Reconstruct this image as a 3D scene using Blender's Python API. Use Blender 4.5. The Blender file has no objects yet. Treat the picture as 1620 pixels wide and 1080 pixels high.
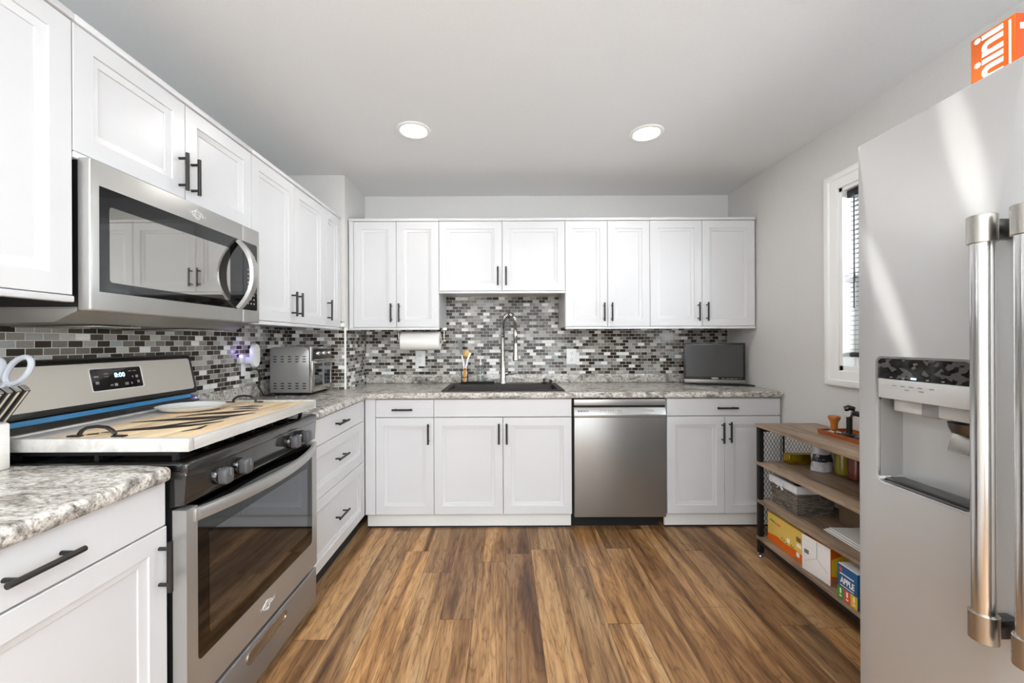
import bpy, bmesh, math, random
from mathutils import Vector, Matrix
random.seed(7)
S = bpy.context.scene
COL = S.collection
PI = math.pi

# ------------------------------------------------------------------ camera, world, light, exposure
cd = bpy.data.cameras.new('camera')
cam = bpy.data.objects.new('camera', cd); COL.objects.link(cam)
cam.location = (0, 0, 1.25)
cam.rotation_euler = (math.radians(90), math.radians(0.25), 0)
cd.sensor_width = 36; cd.lens = 14.0
cd.shift_x = 11 / 1620; cd.shift_y = 0.0
cd.clip_start = 0.02
S.camera = cam

S.view_settings.view_transform = 'Standard'
S.view_settings.look = 'None'
S.view_settings.gamma = 1.0
S.view_settings.use_curve_mapping = False
S.view_settings.exposure = 0.48

w = bpy.data.worlds.new('world'); S.world = w; w.use_nodes = True
bg = w.node_tree.nodes['Background']
bg.inputs[0].default_value = (0.93, 0.97, 1.0, 1); bg.inputs[1].default_value = 1.6

def area(name, loc, rot, sx, sy, power, color=(1, 1, 1), shape='RECTANGLE'):
    l = bpy.data.lights.new(name, 'AREA'); l.energy = power; l.color = color
    l.shape = shape; l.size = sx; l.size_y = sy
    o = bpy.data.objects.new(name, l); COL.objects.link(o)
    o.location = loc; o.rotation_euler = rot
    return o
# unseen fill lights added behind the camera, and daylight through the side window
area('rear_fill', (0.1, -2.55, 1.25), (math.radians(55), 0, 0), 3.0, 2.0, 50, (0.91, 0.96, 1.0))  # added fill shining in through the rear opening
area('ceiling_fill', (0.2, -1.15, 2.42), (0, 0, 0), 2.4, 1.6, 52, (0.90, 0.95, 1.0))  # added soft panel without a fixture, evens out the room
area('bounce_fill', (0.30, -1.6, 1.35), (math.radians(180 - 1), 0, 0), 3.0, 1.4, 98, (0.875, 0.94, 1.0))  # added fill aimed upward to brighten the ceiling
area('side_daylight', (2.05, 1.8, 1.6), (0, math.radians(90), 0), 0.95, 0.66, 55, (0.95, 0.98, 1.0))

# added spot lamps imitating streaks of reflected sunlight on the refrigerator front
def glint(src, a, b, width, power):
    src, a, b = Vector(src), Vector(a), Vector(b); c = (a + b) / 2
    l = bpy.data.lights.new('glint_spot', 'SPOT'); l.energy = power; l.shadow_soft_size = .012; l.spot_blend = .9; l.color = (1, .985, .95)
    d = (c - src).length; l.spot_size = 2 * math.atan((b - a).length / 2 / d)
    o = bpy.data.objects.new('glint_spot', l); COL.objects.link(o)
    z = (src - c).normalized(); y = (b - a); y = (y - z * y.dot(z)).normalized(); x = y.cross(z)
    m = Matrix((x, y, z)).transposed().to_4x4(); m.translation = src
    o.matrix_world = m @ Matrix.Diagonal((width / (b - a).length, 1, 1, 1))
glint((-.95, .95, 1.30), (.954, .872, 1.86), (.954, .785, 1.44), .075, 150)
glint((-.95, .95, 1.30), (.954, 1.075, 1.58), (.954, .915, 1.13), .062, 115)

# ------------------------------------------------------------------ materials
def nodes(m):
    m.use_nodes = True
    nt = m.node_tree
    return nt, nt.nodes['Principled BSDF']
def lin(c):
    f = lambda v: (v / 12.92) if v <= 0.04045 else ((v + 0.055) / 1.055) ** 2.4
    return tuple(f(v / 255.0) for v in c) + (1.0,)
M = {}
def mat(name, rgb, rough=0.5, metal=0.0, spec=0.5, coat=0.0, emit=None, estr=0.0, trans=0.0, ior=1.45, alpha=1.0):
    m = bpy.data.materials.new(name); nt, b = nodes(m)
    b.inputs['Base Color'].default_value = lin(rgb)
    b.inputs['Roughness'].default_value = rough
    b.inputs['Metallic'].default_value = metal
    b.inputs['Specular IOR Level'].default_value = spec
    b.inputs['Coat Weight'].default_value = coat
    b.inputs['Transmission Weight'].default_value = trans
    b.inputs['IOR'].default_value = ior
    b.inputs['Alpha'].default_value = alpha
    if emit:
        b.inputs['Emission Color'].default_value = lin(emit); b.inputs['Emission Strength'].default_value = estr
    M[name] = m
    return m
def N(nt, t, **kw):
    n = nt.nodes.new(t)
    for k, v in kw.items():
        if k in n.inputs: n.inputs[k].default_value = v
        else: setattr(n, k, v)
    return n
def ramp(nt, fac, stops, interp='LINEAR'):
    n = nt.nodes.new('ShaderNodeValToRGB'); n.color_ramp.interpolation = interp
    e = n.color_ramp.elements
    while len(e) < len(stops): e.new(0.5)
    for i, (p, c) in enumerate(stops):
        e[i].position = p; e[i].color = lin(c) if len(c) == 3 else c
    nt.links.new(fac, n.inputs[0])
    return n
def mapped(nt, scale=(1, 1, 1), rot=(0, 0, 0)):
    tc = nt.nodes.new('ShaderNodeTexCoord'); mp = nt.nodes.new('ShaderNodeMapping')
    mp.inputs['Scale'].default_value = scale; mp.inputs['Rotation'].default_value = rot
    nt.links.new(tc.outputs['Object'], mp.inputs['Vector'])
    return mp.outputs[0]
def add_bump(nt, b, fac, strength=0.1, dist=0.01):
    bp = nt.nodes.new('ShaderNodeBump'); bp.inputs['Strength'].default_value = strength; bp.inputs['Distance'].default_value = dist
    nt.links.new(fac, bp.inputs['Height']); nt.links.new(bp.outputs[0], b.inputs['Normal'])
def noisy(name, rgb, scale=(1, 1, 1), nscale=30, amt=0.06, rough=0.5, bump=0.0, **kw):
    """a paint or plastic with faint tone variation and optional bump"""
    m = mat(name, rgb, rough, **kw); nt, b = nodes(m)
    v = mapped(nt, scale)
    n = N(nt, 'ShaderNodeTexNoise', Scale=nscale, Detail=4.0); nt.links.new(v, n.inputs['Vector'])
    lo = tuple(max(0, c * (1 - amt)) for c in rgb); hi = tuple(min(255, c * (1 + amt)) for c in rgb)
    r = ramp(nt, n.outputs[0], [(0.3, lo), (0.7, hi)])
    nt.links.new(r.outputs[0], b.inputs['Base Color'])
    if bump: add_bump(nt, b, n.outputs[0], bump, 0.004)
    return m
def brushed(name, rgb, rough=0.3, scale=(3, 3, 400), var=0.08, met=0.7):
    m = mat(name, rgb, rough, metal=met); nt, b = nodes(m)
    v = mapped(nt, scale)
    n = N(nt, 'ShaderNodeTexNoise', Scale=1.0, Detail=3.0); nt.links.new(v, n.inputs['Vector'])
    mr = N(nt, 'ShaderNodeMapRange'); nt.links.new(n.outputs[0], mr.inputs[0])
    mr.inputs[3].default_value = rough - var; mr.inputs[4].default_value = rough + var
    nt.links.new(mr.outputs[0], b.inputs['Roughness'])
    add_bump(nt, b, n.outputs[0], 0.05, 0.001)
    return m

noisy('wall_paint', (208, 206, 203), nscale=140, amt=0.012, rough=0.7, bump=0.05)
noisy('ceiling_paint', (228, 229, 229), nscale=180, amt=0.01, rough=0.8, bump=0.05)
noisy('cabinet_white', (206, 206, 207), nscale=3, amt=0.006, rough=0.32)
noisy('trim_white', (238, 238, 236), nscale=3, amt=0.005, rough=0.35)
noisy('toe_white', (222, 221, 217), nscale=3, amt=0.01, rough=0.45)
mat('toe_dark', (30, 31, 36), 0.6)  # near-black tone for the shaded toe recess
mat('gap_black', (9, 9, 9), 0.7)
mat('handle_black', (30, 28, 27), 0.42, spec=0.5)
mat('black_gloss', (9, 9, 10), 0.08, spec=0.6, coat=0.5)
mat('black_enamel', (38, 37, 36), 0.16, spec=0.7, coat=0.6)
mat('black_plastic', (20, 20, 20), 0.35)
mat('black_iron', (15, 15, 16), 0.55)
mat('dark_grey_plastic', (78, 78, 80), 0.35)
brushed('steel', (174, 173, 170), 0.34)
brushed('steel_grey', (150, 149, 148), 0.36)
brushed('steel_under', (138, 136, 133), 0.4)
brushed('steel_fridge', (193, 193, 192), 0.42, (2, 2, 300), 0.05, 0.6)
brushed('steel_dark', (152, 150, 147), 0.32, (260, 2, 3), 0.06, 0.75)
brushed('steel_warm', (204, 198, 188), 0.36)
mat('chrome', (215, 214, 212), 0.19, metal=1.0)
mat('nickel', (182, 178, 171), 0.26, metal=1.0)
mat('gunmetal', (90, 88, 86), 0.3, metal=1.0)
mat('mirror_glass', (176, 174, 170), 0.03, metal=1.0)
mat('oven_glass', (112, 114, 117), 0.04, metal=1.0)
mat('oven_border', (78, 79, 80), 0.05, metal=1.0)
mat('screen', (66, 65, 64), 0.3, spec=0.5)
mat('tv_bezel', (34, 33, 32), 0.28)
noisy('speaker_bar', (136, 132, 127), nscale=400, amt=0.1, rough=0.4, metal=0.6)
mat('white_plastic', (236, 236, 235), 0.3)
mat('ceramic_white', (238, 238, 236), 0.15, coat=0.3)
mat('slot_dark', (70, 68, 66), 0.5)
mat('grey_plastic', (188, 188, 188), 0.35)
mat('fridge_grey', (196, 195, 193), 0.35, metal=0.35)
mat('fridge_grey_dark', (150, 149, 147), 0.35, metal=0.5)
mat('paper_white', (240, 239, 236), 0.85)
noisy('paper_towel', (240, 238, 234), nscale=220, amt=0.015, rough=0.95, bump=0.2)
noisy('sink_black', (40, 36, 33), nscale=500, amt=0.3, rough=0.5, bump=0.1)
mat('glass', (245, 250, 248), 0.02, trans=1.0, ior=1.45)
mat('soap', (225, 232, 228), 0.05, trans=0.8, ior=1.33)
mat('bristle', (214, 168, 84), 0.9)
mat('orange_plastic', (214, 140, 40), 0.4)
mat('grey_silicone', (120, 118, 115), 0.6)
mat('lamp_lens', (255, 255, 255), 0.4, emit=(255, 252, 246), estr=9.0)
mat('night_light_glow', (190, 180, 255), 0.4, emit=(150, 130, 255), estr=4.0)
mat('display_glow', (190, 220, 255), 0.3, emit=(170, 215, 255), estr=2.5)
mat('blue_reflection', (62, 118, 160), 0.2, coat=0.3)
mat('orange_card', (214, 96, 14), 0.5)
mat('red_orange_card', (190, 66, 16), 0.5)
mat('white_ink', (246, 244, 240), 0.5)
mat('dark_ink', (40, 36, 34), 0.6)
mat('grey_ink', (120, 120, 122), 0.5)
mat('yellow_card', (226, 190, 92), 0.5)
mat('yellow_bright', (232, 188, 40), 0.5)
mat('blue_card', (36, 92, 140), 0.45)
mat('green_ink', (70, 150, 50), 0.5)
mat('red_ink', (214, 86, 74), 0.5)
mat('gold_foil', (170, 142, 30), 0.25, metal=0.85)
noisy('bag_silver', (214, 214, 222), nscale=25, amt=0.12, rough=0.25, bump=0.3)
mat('bag_print', (48, 48, 56), 0.3)
mat('jar_yellow', (150, 136, 30), 0.15, coat=0.6)
mat('jar_red', (120, 44, 32), 0.2, coat=0.5)
mat('tan_bag', (176, 152, 112), 0.7)
mat('brown_card', (116, 96, 74), 0.8)
noisy('tamper_wood', (178, 104, 40), (1, 1, 6), 60, 0.1, 0.3, coat=0.4)
noisy('tray_wood', (150, 76, 34), (8, 1, 8), 30, 0.18, 0.35, coat=0.3)
noisy('liner_cloth', (228, 228, 232), nscale=60, amt=0.03, rough=0.95, bump=0.2)
mat('knife_handle', (52, 48, 50), 0.4)
mat('knife_edge', (206, 196, 178), 0.35)
mat('scissor_grey', (178, 182, 190), 0.35)
noisy('block_white', (236, 233, 228), (1, 1, 12), 20, 0.02, 0.5)
mat('cord_black', (16, 16, 16), 0.5)
mat('daylight_glass', (240, 246, 250), 0.02, trans=1.0, ior=1.1)
mat('blind_black', (40, 40, 42), 0.45)

# mosaic tile
def tile_material(name, axis):
    m = mat(name, (150, 145, 140), 0.2, spec=0.3); nt, b = nodes(m)
    tc = nt.nodes.new('ShaderNodeTexCoord'); sp = nt.nodes.new('ShaderNodeSeparateXYZ'); cb = nt.nodes.new('ShaderNodeCombineXYZ')
    nt.links.new(tc.outputs['Object'], sp.inputs[0])
    nt.links.new(sp.outputs['X' if axis == 'x' else 'Y'], cb.inputs[0]); nt.links.new(sp.outputs['Z'], cb.inputs[1])
    br = nt.nodes.new('ShaderNodeTexBrick'); br.offset = 0.5; br.offset_frequency = 2; br.squash = 1.0
    nt.links.new(cb.outputs[0], br.inputs['Vector'])
    br.inputs['Color1'].default_value = (0, 0, 0, 1); br.inputs['Color2'].default_value = (1, 1, 1, 1); br.inputs['Mortar'].default_value = (0.5, 0.5, 0.5, 1)
    for k, v in (('Scale', 1.0), ('Mortar Size', 0.0014), ('Mortar Smooth', 0.15), ('Bias', 0.0), ('Brick Width', 0.0505), ('Row Height', 0.0252)):
        br.inputs[k].default_value = v
    cr = ramp(nt, br.outputs['Color'], [(0.0, (54, 46, 38)), (0.25, (84, 76, 67)), (0.36, (116, 110, 102)), (0.44, (142, 137, 130)), (0.58, (166, 162, 157)),
                                        (0.68, (196, 193, 186)), (0.80, (166, 168, 168)), (0.86, (246, 245, 242))], 'CONSTANT')
    nz = N(nt, 'ShaderNodeTexNoise', Scale=260.0, Detail=3.0); nt.links.new(tc.outputs['Object'], nz.inputs['Vector'])
    nr = ramp(nt, nz.outputs[0], [(0.3, (190, 190, 190)), (0.7, (255, 255, 255))])
    mx = N(nt, 'ShaderNodeMixRGB', blend_type='MULTIPLY'); mx.inputs[0].default_value = 0.45
    nt.links.new(cr.outputs[0], mx.inputs[1]); nt.links.new(nr.outputs[0], mx.inputs[2])
    mm = N(nt, 'ShaderNodeMixRGB'); nt.links.new(br.outputs['Fac'], mm.inputs[0]); nt.links.new(mx.outputs[0], mm.inputs[1])
    mm.inputs[2].default_value = lin((206, 203, 196))
    nt.links.new(mm.outputs[0], b.inputs['Base Color'])
    rr = N(nt, 'ShaderNodeMapRange'); nt.links.new(br.outputs['Fac'], rr.inputs[0]); rr.inputs[3].default_value = 0.16; rr.inputs[4].default_value = 0.8
    nt.links.new(rr.outputs[0], b.inputs['Roughness'])
    iv = N(nt, 'ShaderNodeMath', operation='SUBTRACT'); iv.inputs[0].default_value = 1.0; nt.links.new(br.outputs['Fac'], iv.inputs[1])
    add_bump(nt, b, iv.outputs[0], 0.5, 0.0015)
tile_material('tile_x', 'x'); tile_material('tile_y', 'y')

# granite-look laminate
def granite(name, stretch):
    m = mat(name, (150, 145, 138), 0.22, coat=0.25); nt, b = nodes(m)
    v = mapped(nt, stretch, (0.3, 0.5, 0.35))
    n1 = N(nt, 'ShaderNodeTexNoise', Scale=9.0, Detail=10.0, Roughness=0.7, Distortion=1.1); nt.links.new(v, n1.inputs['Vector'])
    c1 = ramp(nt, n1.outputs[0], [(0.28, (70, 66, 64)), (0.39, (138, 134, 130)), (0.47, (188, 182, 174)), (0.54, (226, 224, 219)), (0.61, (190, 181, 170)), (0.70, (134, 127, 121))])
    n2 = N(nt, 'ShaderNodeTexNoise', Scale=60.0, Detail=6.0, Roughness=0.7); nt.links.new(v, n2.inputs['Vector'])
    c2 = ramp(nt, n2.outputs[0], [(0.36, (92, 86, 84)), (0.46, (215, 212, 208)), (0.60, (255, 255, 255))])
    mx = N(nt, 'ShaderNodeMixRGB', blend_type='MULTIPLY'); mx.inputs[0].default_value = 0.85
    nt.links.new(c1.outputs[0], mx.inputs[1]); nt.links.new(c2.outputs[0], mx.inputs[2])
    nt.links.new(mx.outputs[0], b.inputs['Base Color'])
granite('granite', (1.0, 1.9, 1.6))

# vinyl plank floor
def floor_material():
    m = mat('floor_planks', (120, 90, 60), 0.38); nt, b = nodes(m)
    tc = nt.nodes.new('ShaderNodeTexCoord'); sp = nt.nodes.new('ShaderNodeSeparateXYZ'); cb = nt.nodes.new('ShaderNodeCombineXYZ')
    nt.links.new(tc.outputs['Object'], sp.inputs[0])
    def mth(op, a, bb=0.0):
        n = N(nt, 'ShaderNodeMath', operation=op)
        for i, x in enumerate((a, bb)):
            if isinstance(x, (int, float)): n.inputs[i].default_value = x
            else: nt.links.new(x, n.inputs[i])
        return n.outputs[0]
    PWD, PLN = 0.150, 1.22
    rowf = mth('DIVIDE', sp.outputs['X'], PWD); row = mth('FLOOR', rowf)
    w1 = N(nt, 'ShaderNodeTexWhiteNoise', noise_dimensions='1D'); nt.links.new(row, w1.inputs['W'])
    lenf = mth('ADD', mth('DIVIDE', sp.outputs['Y'], PLN), mth('MULTIPLY', w1.outputs['Value'], 7.0)); idx = mth('FLOOR', lenf)
    pc = nt.nodes.new('ShaderNodeCombineXYZ'); nt.links.new(row, pc.inputs[0]); nt.links.new(idx, pc.inputs[1])
    w2 = N(nt, 'ShaderNodeTexWhiteNoise', noise_dimensions='2D'); nt.links.new(pc.outputs[0], w2.inputs['Vector'])
    r = w2.outputs['Value']
    edge = lambda f, size: mth('MULTIPLY', mth('MINIMUM', mth('FRACT', f), mth('SUBTRACT', 1.0, mth('FRACT', f))), size)
    seam = mth('LESS_THAN', mth('MINIMUM', edge(rowf, PWD), edge(lenf, PLN)), 0.0011)
    def coords(ky, kx, kr):
        c = nt.nodes.new('ShaderNodeCombineXYZ')
        nt.links.new(mth('ADD', mth('MULTIPLY', sp.outputs['Y'], ky), mth('MULTIPLY', r, kr)), c.inputs[0])
        nt.links.new(mth('MULTIPLY', sp.outputs['X'], kx), c.inputs[1]); nt.links.new(mth('MULTIPLY', r, 23.0), c.inputs[2])
        return c.outputs[0]
    broad = N(nt, 'ShaderNodeTexNoise', Scale=1.0, Detail=5.0, Roughness=0.6, Distortion=0.5); nt.links.new(coords(1.1, 15.0, 41.0), broad.inputs['Vector'])
    cath = N(nt, 'ShaderNodeTexNoise', Scale=1.0, Detail=2.0, Roughness=0.5, Distortion=0.2); nt.links.new(coords(1.5, 11.0, 17.0), cath.inputs['Vector'])
    rings = mth('FRACT', mth('MULTIPLY', cath.outputs[0], 12.0), 0.0)
    fine = N(nt, 'ShaderNodeTexNoise', Scale=1.0, Detail=6.0, Roughness=0.75); nt.links.new(coords(9.0, 170.0, 9.0), fine.inputs['Vector'])
    base = ramp(nt, broad.outputs[0], [(0.30, (92, 68, 47)), (0.41, (142, 110, 76)), (0.50, (178, 144, 102)), (0.58, (204, 172, 128)), (0.72, (188, 168, 142))])
    plank = ramp(nt, r, [(0.0, (172, 154, 140)), (0.25, (226, 206, 182)), (0.45, (206, 198, 192)), (0.65, (250, 228, 196)), (0.82, (188, 172, 160)), (1.0, (255, 240, 220))])
    m1 = N(nt, 'ShaderNodeMixRGB', blend_type='MULTIPLY'); m1.inputs[0].default_value = 0.9
    nt.links.new(base.outputs[0], m1.inputs[1]); nt.links.new(plank.outputs[0], m1.inputs[2])
    rg = ramp(nt, rings, [(0.0, (120, 106, 92)), (0.14, (236, 230, 222)), (0.5, (255, 255, 255)), (0.9, (236, 228, 220)), (1.0, (160, 148, 134))])
    m2 = N(nt, 'ShaderNodeMixRGB', blend_type='MULTIPLY'); m2.inputs[0].default_value = 0.5
    nt.links.new(m1.outputs[0], m2.inputs[1]); nt.links.new(rg.outputs[0], m2.inputs[2])
    fr = ramp(nt, fine.outputs[0], [(0.32, (128, 114, 102)), (0.47, (232, 227, 222)), (0.66, (255, 255, 255))])
    m3 = N(nt, 'ShaderNodeMixRGB', blend_type='MULTIPLY'); m3.inputs[0].default_value = 0.85
    nt.links.new(m2.outputs[0], m3.inputs[1]); nt.links.new(fr.outputs[0], m3.inputs[2])
    gn = N(nt, 'ShaderNodeMixRGB', blend_type='MULTIPLY'); nt.links.new(seam, gn.inputs[0])
    nt.links.new(m3.outputs[0], gn.inputs[1]); gn.inputs[2].default_value = (0.35, 0.30, 0.26, 1)
    bc = N(nt, 'ShaderNodeHueSaturation'); bc.inputs['Saturation'].default_value = 0.98; bc.inputs['Value'].default_value = 1.10; nt.links.new(gn.outputs[0], bc.inputs['Color'])
    nt.links.new(bc.outputs[0], b.inputs['Base Color'])
    add_bump(nt, b, fine.outputs[0], 0.06, 0.002)
floor_material()

def wood(name, stops, along='y', k=18.0, rough=0.45):
    m = mat(name, stops[0][1], rough); nt, b = nodes(m)
    sc = {'x': (2.2, k, k), 'y': (k, 2.2, k), 'z': (k, k, 2.2)}[along]
    v = mapped(nt, sc)
    n = N(nt, 'ShaderNodeTexNoise', Scale=1.0, Detail=8.0, Roughness=0.65, Distortion=0.8); nt.links.new(v, n.inputs['Vector'])
    r = ramp(nt, n.outputs[0], stops); nt.links.new(r.outputs[0], b.inputs['Base Color'])
    add_bump(nt, b, n.outputs[0], 0.05, 0.002)
wood('shelf_wood', [(0.28, (92, 76, 63)), (0.45, (140, 118, 97)), (0.58, (168, 146, 123)), (0.75, (136, 118, 101))], 'y', 16)
wood('pine', [(0.3, (196, 168, 130)), (0.5, (220, 196, 160)), (0.7, (232, 212, 180))], 'y', 24)
wood('whitewash', [(0.3, (168, 165, 160)), (0.5, (192, 189, 184)), (0.7, (206, 204, 200))], 'y', 20)
wood('grey_wash', [(0.3, (150, 146, 142)), (0.5, (172, 168, 163)), (0.7, (188, 184, 180))], 'y', 20)

def woven():
    m = mat('woven_grass', (110, 102, 92), 0.8); nt, b = nodes(m)
    tc = nt.nodes.new('ShaderNodeTexCoord'); sp = nt.nodes.new('ShaderNodeSeparateXYZ'); cb = nt.nodes.new('ShaderNodeCombineXYZ')
    nt.links.new(tc.outputs['Object'], sp.inputs[0])
    ad = N(nt, 'ShaderNodeMath', operation='ADD'); nt.links.new(sp.outputs['X'], ad.inputs[0]); nt.links.new(sp.outputs['Y'], ad.inputs[1])
    nt.links.new(ad.outputs[0], cb.inputs[0]); nt.links.new(sp.outputs['Z'], cb.inputs[1])
    br = nt.nodes.new('ShaderNodeTexBrick'); br.offset = 0.5; nt.links.new(cb.outputs[0], br.inputs['Vector'])
    br.inputs['Color1'].default_value = lin((92, 86, 78)); br.inputs['Color2'].default_value = lin((146, 138, 126)); br.inputs['Mortar'].default_value = lin((48, 43, 38))
    for k, v in (('Scale', 1.0), ('Mortar Size', 0.0012), ('Mortar Smooth', 0.6), ('Brick Width', 0.022), ('Row Height', 0.008)): br.inputs[k].default_value = v
    nt.links.new(br.outputs['Color'], b.inputs['Base Color'])
    iv = N(nt, 'ShaderNodeMath', operation='SUBTRACT'); iv.inputs[0].default_value = 1.0; nt.links.new(br.outputs['Fac'], iv.inputs[1])
    add_bump(nt, b, iv.outputs[0], 0.8, 0.003)
woven()

def control_pattern():
    m = mat('printed_black', (14, 14, 15), 0.08, coat=0.5); nt, b = nodes(m)
    v = mapped(nt, (1, 80, 110))
    vo = N(nt, 'ShaderNodeTexVoronoi', Scale=1.0); nt.links.new(v, vo.inputs['Vector'])
    r = ramp(nt, vo.outputs['Color'], [(0.0, (10, 10, 11)), (0.45, (30, 30, 30)), (0.66, (74, 73, 71))], 'CONSTANT')
    nt.links.new(r.outputs[0], b.inputs['Base Color'])
control_pattern()

# ------------------------------------------------------------------ mesh builder
WM = {}                                       # world matrices of the empties and parts
def wm(o): return WM.get(o.name, Matrix.Identity(4)) if o else Matrix.Identity(4)

class MB:
    def __init__(s): s.bm = bmesh.new()
    def _new(s, vs, fs):
        bv = [s.bm.verts.new(v) for v in vs]; out = []
        for f in fs:
            try: out.append(s.bm.faces.new([bv[i] for i in f]))
            except ValueError: pass
        return bv, out
    def box(s, x0, x1, y0, y1, z0, z1, bev=0.0, seg=2, rot=None, piv=None):
        x0, x1 = min(x0, x1), max(x0, x1); y0, y1 = min(y0, y1), max(y0, y1); z0, z1 = min(z0, z1), max(z0, z1)
        vs = [(x, y, z) for x in (x0, x1) for y in (y0, y1) for z in (z0, z1)]
        if rot is not None:
            p = Vector(piv if piv is not None else ((x0 + x1) / 2, (y0 + y1) / 2, (z0 + z1) / 2))
            vs = [tuple(p + rot @ (Vector(v) - p)) for v in vs]
        bv, fs = s._new(vs, [(0, 1, 3, 2), (4, 6, 7, 5), (0, 4, 5, 1), (2, 3, 7, 6), (0, 2, 6, 4), (1, 5, 7, 3)])
        if bev:
            es = list({e for f in fs for e in f.edges})
            bmesh.ops.bevel(s.bm, geom=es, offset=bev, segments=seg, profile=0.5, affect='EDGES')
        return s
    def loft(s, rings, cap0=True, cap1=True, closed=True):
        R = [[s.bm.verts.new(p) for p in r] for r in rings]; n = len(R[0])
        for a, b in zip(R, R[1:]):
            for i in range(n if closed else n - 1):
                j = (i + 1) % n
                try: s.bm.faces.new((a[i], a[j], b[j], b[i]))
                except ValueError: pass
        if cap0: s.bm.faces.new(list(reversed(R[0])))
        if cap1: s.bm.faces.new(R[-1])
        return s
    def cyl(s, p0, p1, r0, r1=None, n=16):
        return s.tube([p0, p1], [r0, r0 if r1 is None else r1], n)
    def tube(s, path, r, n=8, caps=True, flat=1.0, up=None):
        path = [Vector(p) for p in path]; k = len(path)
        rs = r if isinstance(r, (list, tuple)) else [r] * k
        t0 = (path[1] - path[0]).normalized()
        u = Vector(up) if up else (Vector((0, 0, 1)) if abs(t0.z) < 0.9 else Vector((1, 0, 0)))
        rings = []
        for i in range(k):
            t = (path[min(i + 1, k - 1)] - path[max(i - 1, 0)]).normalized()
            a = (u - t * u.dot(t)).normalized(); b = t.cross(a)
            if not up: u = a
            rings.append([path[i] + a * rs[i] * math.cos(2 * PI * j / n) + b * rs[i] * flat * math.sin(2 * PI * j / n) for j in range(n)])
        return s.loft(rings, caps, caps)
    def lathe(s, prof, c=(0, 0, 0), axis='Z', n=28):
        c = Vector(c); rings = []
        for r, h in prof:
            ring = []
            for j in range(n):
                a = 2 * PI * j / n; x, y = max(r, 1e-5) * math.cos(a), max(r, 1e-5) * math.sin(a)
                v = {'Z': (x, y, h), 'X': (h, x, y), 'Y': (y, h, x)}[axis]
                ring.append(c + Vector(v))
            rings.append(ring)
        return s.loft(rings)
    def prism(s, pts, axis, a0, a1, bev=0.0, seg=2):
        """pts in the plane normal to axis; extruded from a0 to a1"""
        f = {'X': lambda p, h: (h, p[0], p[1]), 'Y': lambda p, h: (p[0], h, p[1]), 'Z': lambda p, h: (p[0], p[1], h)}[axis]
        k0 = len(s.bm.faces)
        r0 = [s.bm.verts.new(f(p, a0)) for p in pts]; r1 = [s.bm.verts.new(f(p, a1)) for p in pts]
        fs = [s.bm.faces.new(list(reversed(r0))), s.bm.faces.new(r1)]
        n = len(pts)
        for i in range(n): fs.append(s.bm.faces.new((r0[i], r0[(i + 1) % n], r1[(i + 1) % n], r1[i])))
        if bev: bmesh.ops.bevel(s.bm, geom=list({e for q in fs for e in q.edges}), offset=bev, segments=seg, profile=0.5, affect='EDGES')
        return s
    def slab(s, xs, ys, mask, z0, z1):
        """grid slab with the cells mask(i, j) true"""
        nx, ny = len(xs) - 1, len(ys) - 1; V = {}
        def v(i, j, z):
            k = (i, j, z)
            if k not in V: V[k] = s.bm.verts.new((xs[i], ys[j], z))
            return V[k]
        on = lambda i, j: 0 <= i < nx and 0 <= j < ny and mask(i, j)
        for i in range(nx):
            for j in range(ny):
                if not on(i, j): continue
                s.bm.faces.new((v(i, j, z1), v(i + 1, j, z1), v(i + 1, j + 1, z1), v(i, j + 1, z1)))
                s.bm.faces.new((v(i, j, z0), v(i, j + 1, z0), v(i + 1, j + 1, z0), v(i + 1, j, z0)))
                for di, dj, a, b in ((-1, 0, (i, j + 1), (i, j)), (1, 0, (i + 1, j), (i + 1, j + 1)), (0, -1, (i, j), (i + 1, j)), (0, 1, (i + 1, j + 1), (i, j + 1))):
                    if not on(i + di, j + dj):
                        s.bm.faces.new((v(*a, z0), v(*b, z0), v(*b, z1), v(*a, z1)))
        return s
    def bevel_where(s, test, off, seg=3):
        es = [e for e in s.bm.edges if test(e.verts[0].co) and test(e.verts[1].co)]
        bmesh.ops.bevel(s.bm, geom=es, offset=off, segments=seg, profile=0.5, affect='EDGES')
        return s
    def build(s, name, m, parent=None, local=False, ang=35, mats=None):
        bmesh.ops.recalc_face_normals(s.bm, faces=s.bm.faces)
        if parent is not None and not local:
            s.bm.transform(wm(parent).inverted())
        me = bpy.data.meshes.new(name)
        for f in s.bm.faces: f.smooth = True
        s.bm.to_mesh(me); s.bm.free()
        me.set_sharp_from_angle(angle=math.radians(ang))
        me.materials.append(M[m])
        o = bpy.data.objects.new(name, me); COL.objects.link(o)
        if parent is not None:
            o.parent = parent; WM[o.name] = wm(parent).copy()
        return o

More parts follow.
